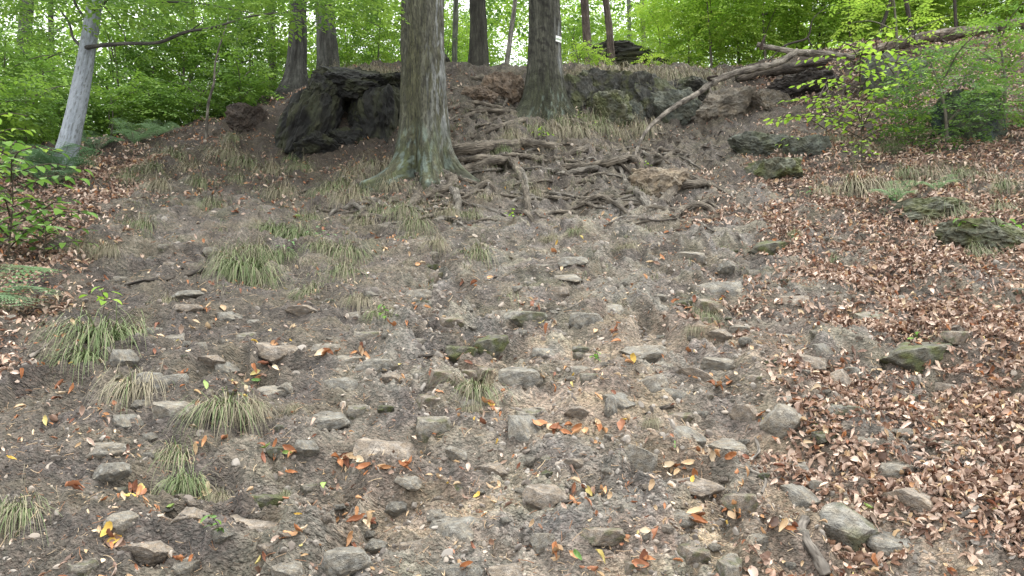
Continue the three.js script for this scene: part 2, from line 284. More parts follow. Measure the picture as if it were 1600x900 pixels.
function leafGeo(len, wid, bend, cup, segL = 4, twist = 0, crumple = 0, seed = 1) {   // a leaf blade from its stalk along +z, upper side +y
  const r = rngOf(seed), pos = [], uv = [], idx = [];
  for (let i = 0; i <= segL; i++) {
    const t = i / segL, w = wid * 0.5 * Math.pow(Math.sin(Math.PI * Math.pow(t * 0.97 + 0.015, 0.82)), 0.85), ang = bend * t, R = Math.abs(bend) < 1e-3 ? 0 : len / bend;
    const z = R ? R * Math.sin(ang) : len * t, y = R ? R * (1 - Math.cos(ang)) : 0, tw = twist * (t - 0.5);
    for (let k = -1; k <= 1; k++) { const cx = k * w * Math.cos(cup * Math.abs(k)), cy = Math.abs(k) * w * Math.sin(cup); pos.push(cx * Math.cos(tw) - cy * Math.sin(tw), y + cy * Math.cos(tw) + cx * Math.sin(tw) + crumple * (r() - 0.5), z + crumple * (r() - 0.5)); uv.push(0.5 + k * 0.5, t); }
  }
  for (let i = 0; i < segL; i++) for (let k = 0; k < 2; k++) { const a = i * 3 + k; idx.push(a, a + 3, a + 1, a + 1, a + 3, a + 4); }
  const g = new THREE.BufferGeometry(); g.setAttribute('position', new THREE.Float32BufferAttribute(pos, 3)); g.setAttribute('uv', new THREE.Float32BufferAttribute(uv, 2)); g.setIndex(idx); g.computeVertexNormals(); return g;
}
const M4 = new THREE.Matrix4(), Q = new THREE.Quaternion(), E = new THREE.Euler();
function xf(g, px, py, pz, rx = 0, ry = 0, rz = 0, s = 1) { const c = g.clone(); c.applyMatrix4(new THREE.Matrix4().compose(V(px, py, pz), new THREE.Quaternion().setFromEuler(new THREE.Euler(rx, ry, rz, 'YXZ')), V(s, s, s))); return c; }
const tinyLeaf = leafGeo(1, 0.62, -0.35, 0.25, 2);
function sprayGeo(seed, count, len, leaf) {                           // one flat leafy twig along +z, leaves left and right
  const r = rngOf(seed), gs = [];
  for (let i = 0; i < count; i++) { const t = (i + 1) / count, s = i % 2 ? 1 : -1, drop = -0.12 * t * t * len; gs.push(xf(tinyLeaf, s * 0.012, drop + (r() - 0.5) * 0.02, len * t * 0.86, 0.25 * (r() - 0.3), s * (1.15 - 0.75 * t) + (r() - 0.5) * 0.5, (r() - 0.5) * 0.7, leaf * (0.75 + 0.45 * r()))); }
  return mergeGeometries(gs);
}
const sprays = [1, 2, 3].map(s => sprayGeo(s, 11, 0.42, 0.075));
function clumpGeo(seed) { const r = rngOf(seed), gs = []; for (let i = 0; i < 5; i++) gs.push(xf(sprays[i % 3], (r() - 0.5) * 0.3, (r() - 0.5) * 0.34, (r() - 0.5) * 0.3, 0.1 + 0.5 * (r() - 0.4), r() * 6.28, (r() - 0.5) * 0.6, 0.8 + 0.4 * r())); return mergeGeometries(gs); }
const clumps = [41, 42, 43, 44].map(clumpGeo);
const GREEN = {                                                       // leaf colours, linear (half is reflected, half let through)
  deep: [[0.09, 0.18, 0.04], [0.12, 0.23, 0.05], [0.15, 0.26, 0.05], [0.10, 0.19, 0.06]],
  fresh: [[0.32, 0.50, 0.06], [0.38, 0.56, 0.08], [0.27, 0.44, 0.06], [0.42, 0.58, 0.09]],
  mid: [[0.16, 0.29, 0.05], [0.20, 0.34, 0.05], [0.13, 0.24, 0.05], [0.23, 0.37, 0.06]],
};
function foliage(name, geo, list, tones, parent, seed, mat = greenLeaf) {   // list of [x,y,z,scale,pitch,yaw,roll]
  const r = rngOf(seed), o = new THREE.InstancedMesh(geo, mat, list.length); o.name = name; const c = new THREE.Color();
  list.forEach((q, i) => { Q.setFromEuler(E.set(q[4], q[5], q[6], 'YXZ')); o.setMatrixAt(i, M4.compose(V(q[0], q[1], q[2]), Q, V(q[3], q[3], q[3]))); const k = tones[Math.floor(r() * tones.length)], v = 0.85 + 0.3 * r(); o.setColorAt(i, c.setRGB(k[0] * v, k[1] * v, k[2] * v)); });
  o.userData.kind = 'stuff'; if (parent) parent.add(o); return o;
}

// ------------------------------------------------------------------ trees
const greyBark = lin(106, 106, 96), paleBark = lin(142, 145, 146), oliveBark = lin(84, 84, 62), darkBark = lin(54, 52, 44), lichen = lin(114, 126, 117), algae = lin(84, 92, 62);

function crownList(seed, n, cx, cy, cz, rx, ry, rz, s0, s1, shell = 0.35) {
  const r = rngOf(seed), out = [];
  for (let i = 0; i < n; i++) { const u = r() * 2 - 1, a = r() * 6.283, k = Math.cbrt(shell + (1 - shell) * r()), q = Math.sqrt(1 - u * u); const x = q * Math.cos(a) * k, y = u * k, z = q * Math.sin(a) * k, gap = n3(x * 2.2 + seed, y * 2.6, z * 2.2); if (gap < -0.28) continue; out.push([cx + x * rx, cy + y * ry, cz + z * rz, mix(s0, s1, r()), (r() - 0.4) * 0.5, r() * 6.283, (r() - 0.5) * 0.6]); }
  return out;
}
function limb(parent, pts, r0, r1, color, m = smoothBarkMat, rad = 7) { return part('limb', tube(pts, [r0, r1], { seg: 14, rad, rough: 0.1, freq: 4, color, uvs: 1 }), m, parent); }

// exposed roots, each run lies on the soil, dives and surfaces again
const rootTone = (x, y, z) => mix3(lin(130, 121, 109), lin(88, 80, 71), clamp(0.5 + 0.7 * n3(x * 5, y * 5, z * 5), 0, 1));
const paleRoot = (x, y, z) => mix3(lin(146, 140, 132), lin(94, 88, 80), clamp(0.5 + 0.7 * n3(x * 6, y * 6, z * 6), 0, 1));
const rootRun = (parent, base, list, r0, r1, arch = 0.6, col = rootTone) => {
  const pts = list.map(([a, c], i) => { const p = hit(a, c); const e = i === 0 || i === list.length - 1; const r = mix(r0, r1, i / (list.length - 1)); p.y += e ? -r * 0.9 : r * arch; return p.sub(base); });
  const g = tube(pts, [r0, mix(r0, r1, 0.5), r1], { seg: 12 * list.length, rad: 12, rough: 0.3, freq: 8, color: (x, y, z) => col(x + base.x, y + base.y, z + base.z) });
  return part('root', g, barkMat, parent);
};
// 1. the big beech in the middle of the slope
{
  const b = hit(662, 262); b.y = macro(b.x, b.z) - 0.05;
  const tr = thing('beech_tree', b, 'massive beech trunk with olive grey bark and spreading roots left of centre', 'tree');
  const scars = [[1.0, 1.52, 0.42], [1.25, 2.3, 0.26], [1.1, 0.72, 0.34]];   // eyebrow-shaped branch scars: direction, height, half width
  const color = (a, y, r, ca, sa) => {
    let c = mix3(oliveBark, greyBark, clamp(0.32 + 0.5 * n3(ca * 2, y * 0.7, sa * 2) + 0.15 * n3(ca * 6, y * 3, sa * 6), 0, 1));
    const fis = 0.8 * n3(ca * 13, y * 3.5, sa * 13) + n3(ca * 28, y * 14, sa * 28); c = mix3(c, darkBark, ss(-0.1, 0.9, fis) * 0.8);
    const side = ss(0.62, 0.92, Math.cos(a - 0.5) + 0.12 * n3(ca * 3, y * 1.5, sa * 3));
    c = mix3(c, paleBark, 0.72 * side * ss(-0.05, 0.25, n3(ca * 4 + 3, y * 1.6, sa * 4) + 0.5 * n3(ca * 9, y * 8, sa * 9)) * ss(0.2, 0.6, y));
    for (const [sa0, sy, sw] of scars) { const da = Math.atan2(Math.sin(a - sa0), Math.cos(a - sa0)), yy = y - (sy - 0.5 * Math.pow(Math.abs(da) / sw, 1.4) * 0.55) + 0.02 * n3(ca * 8, y * 8, sa * 8); if (Math.abs(da) < sw * 1.3) c = mix3(c, darkBark, ss(0.07, 0.0, Math.abs(yy)) * 0.75 * ss(-0.5, 0.3, n3(ca * 9 + 4, y * 7, sa * 9))); }
    c = mix3(c, algae, ss(1.0, 0.0, y) * clamp(0.45 + 0.6 * n3(ca * 3, y * 2, sa * 3 + 8), 0, 0.9));
    const lich = ss(0.15, 0.5, n3(ca * 5, y * 4 + 9, sa * 5) + 0.5 * n3(ca * 15, y * 13, sa * 15)) * ss(0.75, 0.35, y);
    c = mix3(c, lichen, lich * (ss(0.2, 0.7, Math.cos(a - 2.3)) + ss(0.6, 0.9, Math.cos(a - 0.2)) * 0.8));
    return c;
  };
  part('trunk', trunkGeo({ h: 12, h0: -0.9, axis: y => [0.0 + (y > 0 ? -0.012 * y : 0), 0], radius: y => 0.31 - 0.012 * Math.min(y, 9) + 0.05 * Math.exp(-Math.max(0, y) / 0.9),
    lobes: [[2.35, 0.34, 0.30, 0.26], [1.25, 0.36, 0.22, 0.38], [0.15, 0.28, 0.32, 0.24], [0.7, 0.2, -0.06, 0.6], [-1.2, 0.5, 0.25, 0.25], [3.6, 0.4, 0.25, 0.25], [1.8, 0.17, -0.12, 0.7], [2.75, 0.12, 0.09, 0.4], [2.0, 0.1, 0.07, 0.5], [0.95, 0.1, 0.07, 0.45], [0.45, 0.1, -0.05, 0.4], [1.45, 0.09, 0.06, 0.3], [-0.15, 0.12, 0.08, 0.3]], rad: 200, seg: 430, dense: 0.42, relief: 0.012, color }), barkMat, tr);
  const L = (x, y, z) => V(x, y, z), lc = () => greyBark;
  limb(tr, [L(0, 8, 0), L(1.5, 9.6, 0.6), L(3.2, 10.6, 1.0)], 0.14, 0.04, lc); limb(tr, [L(0, 9, 0), L(-1.6, 10.4, -0.4), L(-3.4, 11.2, -0.6)], 0.12, 0.04, lc); limb(tr, [L(-0.1, 10, 0), L(0.2, 11.5, -1.6), L(0.4, 12.4, -3)], 0.1, 0.03, lc);
  tr.add(foliage('crown', clumps[0], crownList(5, 620, 0, 11.6, 0, 4.2, 2.2, 4.0, 1.0, 1.9), GREEN.mid, null, 51));
  const runs = [
    [[[700, 232], [735, 238], [775, 233], [812, 228], [850, 230], [880, 226]], 0.085, 0.05, 0.9],
    [[[700, 262], [735, 268], [765, 258], [795, 256], [812, 276], [822, 305], [827, 332]], 0.06, 0.03, 1.4],
    [[[690, 292], [706, 300], [716, 318], [713, 340], [709, 362]], 0.05, 0.012, 0.9, paleRoot],
    [[[715, 305], [740, 322], [768, 330], [800, 338]], 0.028, 0.012, 0.9, paleRoot],
    [[[800, 258], [812, 268], [822, 288], [826, 312]], 0.03, 0.02, 1.5, paleRoot],
    [[[690, 275], [705, 285], [698, 300], [672, 308], [655, 312]], 0.075, 0.03, 0.8],
    [[[845, 262], [885, 266], [925, 264], [955, 258], [982, 252], [1000, 262], [1003, 275]], 0.045, 0.05, 1.3],
    [[[870, 270], [915, 270], [950, 264], [966, 266], [975, 280], [980, 292]], 0.035, 0.025, 1.2, paleRoot],
    [[[995, 270], [1025, 272], [1052, 276], [1085, 284], [1110, 292]], 0.06, 0.04, 0.7],
    [[[1035, 312], [1060, 300], [1085, 295], [1105, 296], [1122, 308]], 0.05, 0.045, 1.7],
    [[[1050, 338], [1075, 328], [1100, 326], [1122, 332]], 0.035, 0.03, 1.3],
    [[[968, 288], [985, 300], [1003, 312], [1020, 326]], 0.05, 0.04, 1.0, paleRoot],
    [[[610, 250], [585, 268], [560, 288], [538, 306]], 0.08, 0.03, 0.5],
    [[[655, 290], [652, 310], [640, 325], [630, 345]], 0.06, 0.02, 0.6],
    [[[510, 322], [545, 324], [572, 320], [585, 322]], 0.03, 0.02, 1.0],
    [[[640, 300], [615, 312], [600, 330]], 0.04, 0.015, 0.8],
    [[[735, 300], [760, 290], [775, 300], [782, 322]], 0.04, 0.02, 1.4],
    [[[880, 300], [905, 288], [925, 285], [945, 296]], 0.03, 0.02, 1.3],
    [[[905, 318], [935, 312], [960, 320], [985, 335]], 0.03, 0.02, 1.0],
    [[[720, 248], [750, 250], [785, 250], [820, 246], [855, 250]], 0.04, 0.03, 0.8],
    [[[870, 245], [900, 240], [930, 236], [955, 240]], 0.045, 0.03, 1.0],
  ];
  for (const [l, a, c, k, col] of runs) rootRun(tr, b, l, a * 1.15, c * 1.15, k * 0.6, col || rootTone);
  const rr = rngOf(3131);                                             // finer roots winding through the same ground
  for (let i = 0; i < 120; i++) { let x = i < 84 ? 690 + 420 * rr() : i < 104 ? 520 + 200 * rr() : 700 + 130 * rr(), y = i < 84 ? 218 + 128 * rr() : i < 104 ? 285 + 60 * rr() : 125 + 85 * rr(), a = (rr() - 0.5) * 1.2 + (rr() < 0.5 ? 0 : Math.PI); const l = []; for (let k = 0; k < 5; k++) { l.push([x, y]); x += Math.cos(a) * (10 + 12 * rr()); y += Math.sin(a) * 7 + 3 * rr(); a += (rr() - 0.5) * 1.3; } const q = 0.014 + 0.045 * rr() * rr(); rootRun(tr, b, l, q, q * 0.5, 0.2 + 0.8 * rr(), rr() < 0.35 ? paleRoot : rootTone); }
}
// 2. the darker beech with the painted mark
{
  const b = hit(850, 178); b.y = macro(b.x, b.z) - 0.05;
  const tr = thing('beech_tree', b, 'dark wrinkled beech trunk with a small white and green painted trail mark', 'tree');
  const color = (a, y, r, ca, sa) => {
    let c = mix3(lin(92, 92, 82), lin(62, 62, 52), clamp(0.5 + 0.6 * n3(ca * 1.6, y * 0.9, sa * 1.6), 0, 1));
    const wr = n3(ca * 1.3 + 2, y * 6.5 + 1.2 * Math.cos(a), sa * 1.3) + 0.5 * n3(ca * 4, y * 15, sa * 4); c = mix3(c, lin(36, 34, 29), ss(0.15, 0.65, wr) * 0.75);
    c = mix3(c, lin(46, 46, 38), ss(0.2, 0.8, n3(ca * 14, y * 2.5, sa * 14)) * 0.5);
    c = mix3(c, paleBark, ss(0.75, 0.95, Math.cos(a - 0.35)) * ss(0.0, 0.4, n3(ca * 4, y * 2, sa * 4)) * 0.8 * ss(0.3, 0.6, y));
    c = mix3(c, lin(58, 62, 42), ss(0.9, 0.2, y + 0.3 * n3(ca * 3, 0, sa * 3)) * 0.75);
    c = mix3(c, lichen, ss(0.3, 0.6, n3(ca * 6, y * 5, sa * 6)) * ss(0.45, 0.2, y) * ss(0.4, 0.9, Math.cos(a - 1.2)) * 0.8);
    return c;
  };
  const rad = y => 0.285 - 0.008 * Math.min(y, 9) + 0.055 * Math.exp(-Math.max(0, y) / 0.7);
  part('trunk', trunkGeo({ h: 12, h0: -0.9, axis: y => [0.008 * y, 0], radius: rad, lobes: [[2.5, 0.5, 0.26, 0.35], [1.3, 0.4, 0.1, 0.4], [0.35, 0.4, 0.24, 0.35], [-1.2, 0.6, 0.2, 0.3], [3.9, 0.4, 0.2, 0.3]], rad: 130, seg: 280, dense: 0.32, relief: 0.012, color }), barkMat, tr);
  const wrap = (w, h, a0, y0, dr, m, name) => { const g = new THREE.CylinderGeometry(rad(y0) + dr, rad(y0) + dr, h, 12, 1, true, a0 - w / 2, w); g.translate(0.008 * y0, y0, 0); return part(name, g, m, tr); };
  const paintM = c => std({ color: rgb(...c), side: THREE.DoubleSide, roughness: 0.7 });
  const y0 = ray(868, 59, -b.z - 0.28).y - b.y;
  const mk = wrap(0.42, 0.1, 0.62, y0, 0.02, paintM(lin(232, 234, 226)), 'trail_mark'); mk.geometry.rotateZ(-0.05); const st = wrap(0.4, 0.03, 0.62, y0 - 0.005, 0.024, paintM(lin(150, 168, 142)), 'stripe'); st.geometry.rotateZ(-0.05); mk.add(st);
  const lc = () => greyBark;
  limb(tr, [V(0, 8, 0), V(1.4, 9.4, -0.6), V(3, 10.4, -1)], 0.13, 0.04, lc); limb(tr, [V(0, 9, 0), V(-1.4, 10.4, -0.8), V(-3, 11.2, -1.2)], 0.12, 0.04, lc);
  tr.add(foliage('crown', clumps[1], crownList(6, 520, 0, 11.4, 0, 4.0, 2.0, 3.6, 1.0, 1.9), GREEN.mid, null, 52));
  for (const [l, a, c, k] of [
    [[[828, 182], [800, 196], [770, 204], [735, 214]], 0.07, 0.03, 0.6], [[[872, 184], [900, 192], [930, 196]], 0.06, 0.03, 0.6], [[[845, 186], [838, 202], [820, 214]], 0.05, 0.02, 0.8],
    [[[862, 186], [870, 198], [885, 206]], 0.045, 0.02, 0.9], [[[815, 172], [785, 178], [755, 176], [720, 184]], 0.05, 0.03, 0.8], [[[715, 118], [745, 126], [775, 130], [805, 138], [822, 150]], 0.045, 0.03, 0.9],
    [[[705, 136], [740, 148], [770, 158], [800, 160]], 0.04, 0.03, 1.0], [[[712, 158], [745, 164], [780, 170], [812, 170]], 0.04, 0.025, 0.9], [[[730, 190], [765, 188], [795, 190]], 0.035, 0.02, 0.8], [[[740, 132], [752, 146], [748, 160]], 0.03, 0.02, 1.0], [[[780, 140], [790, 152], [786, 166]], 0.03, 0.02, 1.0],
  ]) rootRun(tr, b, l, a, c, k);
}
// general standing tree: foot in the frame, depth, girth, a second point that gives its lean
function standing(name, [bx, by], d, wpx, topx, label, { h = 9, tones = [greyBark, darkBark], band = 0, bend = 0, crown = 160, cr = 2.2, green = GREEN.mid, cat = 'tree', group, moss = 0, rad = 28, cy = 1 } = {}) {
  const p = ray(bx, by, d), b = V(p.x, macro(p.x, p.z) - 0.03, p.z), top = ray(topx, 0, d), yTop = Math.max(1, top.y - p.y), lean = (top.x - p.x) / yTop, R = wpx * d / F / 2;
  const tr = thing(name, b, label, cat, group), sd = Math.floor(bx * 7 + d * 13);
  const color = (a, y, r, ca, sa) => { const k = n3(ca * 1.5 + sd, y * 1.1, sa * 1.5), f = n3(ca * 10, y * 2 + sd, sa * 10), w = n3(ca + sd, y * 7, sa); let c = mix3(tones[0], tones[1], clamp(0.42 + 0.55 * k + 0.35 * f + band * w, 0, 1)); if (moss) c = mix3(c, algae, moss * clamp(0.5 + k - 0.4 * y, 0, 1)); return c; };
  const axis = y => [lean * y + bend * Math.sin(y * 1.1) , 0.03 * Math.sin(y * 0.7 + sd)];
  part('trunk', trunkGeo({ h, h0: -0.6, axis, radius: y => R * (1.0 - 0.055 * Math.max(0, Math.min(y, h)) * (9 / h)) + R * 0.45 * Math.exp(-Math.max(0, y) / (R * 2 + 0.05)), lobes: R > 0.1 ? [[0.6, 0.5, R * 0.6, R * 1.4], [2.3, 0.5, R * 0.6, R * 1.4], [4.4, 0.6, R * 0.5, R * 1.4]] : [], rad, seg: 90, relief: R * 0.05, color }), barkMat, tr);
  const r = rngOf(sd), at = y => { const q = axis(y); return V(q[0], y, q[1]); };
  for (let i = 0; i < 3; i++) { const y = h * (0.62 + 0.12 * i), q = at(y), a = r() * 6.28; limb(tr, [q, q.clone().add(V(Math.cos(a) * 0.8, 0.7, Math.sin(a) * 0.8)), q.clone().add(V(Math.cos(a) * 1.8, 1.2, Math.sin(a) * 1.8))], R * 0.4, R * 0.12, () => tones[0]); }
  if (crown) { const q = at(h * 0.92); tr.add(foliage('crown', clumps[sd % 4], crownList(sd, crown, q.x, q.y * cy, q.z, cr, cr * 0.8, cr, 0.9, 1.7), green, null, sd)); }
  return tr;
}
const grp = 'trees standing behind the crest';
standing('beech_tree', [462, 142], 15.4, 29, 466, 'dark beech trunk with pale right side just left of the hollow rock', { tones: [lin(82, 82, 78), lin(42, 40, 36)], band: 0.3, group: grp, rad: 48 });
standing('beech_tree', [516, 110], 17.2, 33, 510, 'thick grey beech trunk rising right behind the hollow rock', { tones: [lin(100, 100, 96), lin(56, 54, 48)], group: grp, rad: 48 });
standing('leaning_tree', [408, 150], 18.5, 13, 424, 'slim dark crooked trunk left of the dark beech by the hollow rock', { tones: [lin(92, 88, 78), lin(48, 44, 38)], bend: 0.12, group: grp });
standing('beech_tree', [372, 130], 23, 12, 375, 'pale slender trunk deep in the greenery above the thin dead sapling', { tones: [paleBark, greyBark], group: grp });
standing('beech_tree', [747, 112], 18.4, 29, 745, 'dark stout trunk on the crest between the two big beeches', { tones: [lin(82, 80, 72), lin(44, 42, 36)], band: 0.45, bend: 0.03, group: grp, rad: 40 });
standing('beech_tree', [788, 112], 18.2, 8, 803, 'thin pale trunk leaning right between the two big beeches', { tones: [lin(172, 168, 162), lin(112, 106, 100)], crown: 90, group: grp });
standing('pine_tree', [921, 118], 17, 14, 913, 'reddish brown pine trunk just right of the marked beech', { tones: [lin(112, 98, 92), lin(70, 58, 54)], group: grp });
standing('pine_tree', [958, 106], 18.6, 12, 948, 'second reddish brown pine trunk right of the marked beech', { tones: [lin(118, 104, 96), lin(76, 64, 58)], bend: 0.04, group: grp });
standing('beech_tree', [986, 90], 24, 8, 984, 'narrow grey green trunk behind the crest, left of a narrow pair', { tones: [lin(136, 142, 128), lin(86, 92, 78)], group: grp });
standing('beech_tree', [1009, 90], 24, 9, 1006, 'narrow grey brown trunk behind the crest, right of a narrow pair', { tones: [lin(140, 130, 124), lin(90, 82, 76)], group: grp });
standing('birch_tree', [1052, 90], 25, 6, 1048, 'very thin pale trunk half hidden in bright leaves behind the rock ledge', { tones: [paleBark, greyBark], group: grp });
standing('beech_tree', [1456, 70], 18, 20, 1461, 'straight grey brown trunk rising behind the long fallen log', { tones: [lin(138, 128, 118), lin(92, 84, 76)], group: grp });
standing('young_tree', [1276, 80], 17, 4, 1284, 'thin grey green stem behind the forked fallen branch', { tones: [lin(116, 120, 108), lin(80, 84, 72)], crown: 70, cr: 1.4, group: grp, h: 6 });
standing('young_tree', [1368, 70], 15.5, 6, 1390, 'slanting dark young stem above the blue green boulder', { tones: [lin(86, 80, 70), lin(58, 52, 46)], crown: 70, cr: 1.4, group: grp, h: 6, bend: 0.05 });
standing('young_tree', [1428, 62], 14.6, 7, 1414, 'dark young stem leaning left over the long fallen log', { tones: [lin(82, 74, 66), lin(52, 46, 40)], crown: 70, cr: 1.4, group: grp, h: 6, bend: -0.03 });
standing('young_tree', [1493, 50], 15, 5, 1491, 'thin dark upright stem above the right half of the long log', { tones: [lin(78, 70, 62), lin(50, 44, 38)], crown: 60, cr: 1.3, group: grp, h: 6 });
standing('beech_tree', [30, 190], 21, 27, 40, 'hazy dark trunk in the far left background', { tones: [lin(96, 100, 88), lin(62, 66, 54)], group: grp, h: 11 });
standing('beech_tree', [95, 180], 24, 12, 92, 'slender dim trunk just left of the pale leaning beech', { tones: [lin(96, 100, 88), lin(62, 66, 54)], group: grp, h: 11 });
standing('beech_tree', [228, 190], 23, 7, 231, 'faint thin trunk in greenery right of the pale leaning beech', { tones: [lin(150, 156, 150), lin(106, 110, 100)], group: grp, h: 10 });
standing('beech_tree', [300, 175], 25, 9, 303, 'dim trunk in the greenery behind the thin dead sapling', { tones: [lin(100, 104, 90), lin(66, 70, 56)], group: grp, h: 10 });
standing('beech_tree', [708, 110], 21, 10, 711, 'grey slim trunk close against the right edge of the big beech', { tones: [lin(130, 134, 124), lin(88, 90, 80)], group: grp, h: 10 });

// 3. the smooth pale beech on the left, leaning
{
  const p = hit(97, 264), b = V(p.x, macro(p.x, p.z) - 0.05, p.z), d = -b.z, k = d / F;
  const tr = thing('pale_beech_tree', b, 'smooth pale grey young beech leaning right at the left side', 'tree');
  const lean = y => { const t = y * 1.0; return 0.33 * t / 2.2 - 0.05 * Math.max(0, t - 1.2) * 0 + 0.03 * Math.sin(t * 1.4); };
  const color = (a, y, r, ca, sa) => { let c = mix3(lin(160, 167, 174), lin(130, 138, 146), clamp(0.4 + 0.4 * n3(ca * 1.5, y * 0.9, sa * 1.5) + 0.25 * n3(ca * 5, y * 3, sa * 5), 0, 1)); c = mix3(c, lin(92, 96, 94), ss(0.5, 0.68, n3(ca * 4 + 2, y * 9, sa * 4) + 0.2 * n3(ca * 9, y * 20, sa * 9)) * 0.8); c = mix3(c, lin(96, 104, 98), ss(1.35, 1.6, y + 0.2 * n3(ca * 2, 1, sa * 2)) * 0.55 * clamp(0.5 + n3(ca * 3, y * 2, sa * 3), 0, 1)); return c; };
  part('trunk', trunkGeo({ h: 8, h0: -0.5, axis: y => [lean(y), 0], radius: y => 0.128 - 0.022 * Math.min(y, 4) * 0.8 + 0.02 * Math.exp(-Math.max(0, y) / 0.3), lobes: [[2.6, 0.5, 0.04, 0.2], [0.4, 0.5, 0.04, 0.2]], rad: 64, seg: 200, dense: 0.45, relief: 0.004, color }), smoothBarkMat, tr);
  const bc = (x, y, z) => mix3(lin(96, 94, 88), lin(60, 58, 52), clamp(0.5 + n3(x * 5, y * 5, z * 5), 0, 1));
  const q = (x, y, dd = 0) => ray(x, y, d - dd).sub(b);
  const br = (pts, r0, r1) => part('limb', tube(pts, [r0, r1], { seg: 40, rad: 7, rough: 0.16, freq: 5, color: bc }), barkMat, tr);
  br([q(128, 76), q(150, 72, 0.2), q(200, 68, 0.4), q(250, 66, 0.6), q(290, 50, 0.7), q(330, 44, 0.8), q(390, 26, 0.9), q(480, 16, 1.0)], 0.03, 0.008);
  br([q(128, 74), q(114, 58, -0.1), q(108, 36, -0.2), q(90, 10, -0.3)], 0.022, 0.009); br([q(136, 20), q(160, 6, 0.2), q(176, -12, 0.4)], 0.03, 0.014); br([q(134, 30), q(118, 6, 0), q(112, -20, 0)], 0.02, 0.01);
  br([q(160, 6, 0.2), q(180, 30, 0.3), q(194, 52, 0.3), q(196, 66, 0.35)], 0.012, 0.005); br([q(300, 46, 0.7), q(316, 34, 0.7), q(318, 26, 0.7)], 0.008, 0.004); br([q(220, 4, 0.3), q(300, 4, 0.5), q(360, 14, 0.7), q(395, 20, 0.8)], 0.012, 0.006);
  const r = rngOf(404), list = [];
  const along = (x0, y0, x1, y1, n, dd, sp) => { for (let i = 0; i < n; i++) { const t = r(), v = q(mix(x0, x1, t) + (r() - 0.5) * sp, mix(y0, y1, t) + (r() - 0.5) * sp * 0.55, dd + (r() - 0.5) * 1.6); list.push([v.x, v.y, v.z, 0.55 + 0.45 * r(), 0.1 + 0.3 * (r() - 0.3), r() * 6.28, (r() - 0.5) * 0.4]); } };
  along(-60, 8, 130, -8, 120, 0, 60); along(140, 4, 600, -8, 260, 0.5, 50); along(40, 60, 110, 20, 40, -0.2, 60); along(330, 44, 600, 10, 60, 0.8, 40); along(-80, -60, 620, -80, 240, 0.3, 90); along(170, 30, 240, 40, 25, 0.2, 50);
  tr.add(foliage('crown', sprays[0], list, GREEN.mid, null, 66));
  tr.add(foliage('crown', clumps[3], crownList(8, 380, 1.2, 7.2, 0.6, 3.8, 1.7, 3.6, 1, 1.8, 0.1), GREEN.deep, null, 67));
}
// 4. the thin bare sapling on the left slope
{
  const b = hit(322, 216), d = -b.z, q = (x, y) => ray(x, y, d).sub(b), tr = thing('thin_sapling', b, 'thin bare grey sapling stem bending right beside the left undergrowth', 'sapling');
  const c = (x, y, z) => mix3(lin(140, 134, 124), lin(92, 86, 78), clamp(0.5 + n3(x * 6, y * 6, z * 6), 0, 1));
  part('stem', tube([q(323, 224), q(323, 195), q(326, 160), q(334, 130), q(336, 100), q(342, 75), q(352, 45), q(358, 20)], [0.026, 0.02, 0.014, 0.006], { seg: 50, rad: 8, rough: 0.12, color: c }), barkMat, tr);
  part('twig', tube([q(334, 120), q(342, 108), q(340, 88)], [0.007, 0.003], { seg: 10, rad: 5, color: c }), barkMat, tr);
}

// ------------------------------------------------------------------ rocks and boulders
{ // the dark hollow rock left of the big beech: slabs leaning round a deep gap
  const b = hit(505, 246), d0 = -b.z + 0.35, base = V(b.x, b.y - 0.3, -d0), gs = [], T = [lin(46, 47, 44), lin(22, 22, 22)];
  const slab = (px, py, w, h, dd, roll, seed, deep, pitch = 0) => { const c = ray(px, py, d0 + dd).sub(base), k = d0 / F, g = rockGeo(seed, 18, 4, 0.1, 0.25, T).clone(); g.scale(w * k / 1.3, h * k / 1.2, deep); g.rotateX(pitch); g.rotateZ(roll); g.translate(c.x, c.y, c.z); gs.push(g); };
  slab(482, 202, 54, 122, 0.05, -0.38, 611, 0.44);                    // left leaning flank
  slab(504, 146, 40, 60, 0.1, -0.3, 612, 0.4);                        // its shoulder
  slab(494, 230, 62, 36, -0.08, -0.4, 613, 0.36);                     // ridge running down to the right
  slab(546, 128, 78, 34, 0.2, -0.15, 614, 0.5, 0.35);                 // hood
  slab(592, 132, 70, 36, 0.28, 0.12, 624, 0.45, 0.35);
  slab(604, 180, 62, 104, 0.2, 0.1, 615, 0.44);                       // right flank
  slab(574, 186, 40, 60, 0.3, -0.25, 616, 0.36);
  slab(570, 222, 64, 44, 0.16, -0.25, 617, 0.36);                     // sill under the gap
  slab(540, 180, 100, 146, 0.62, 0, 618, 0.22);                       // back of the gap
  slab(576, 240, 60, 24, 0.35, 0.1, 619, 0.3);
  slab(540, 230, 66, 46, 0.16, 0.0, 631, 0.36);
  const g = mergeGeometries(gs); g.computeBoundingBox();
  single('hollow_rock', g, rockMat, base, 'large blackish hollow rock with a deep dark cavity beside the big beech', 'rock');
}
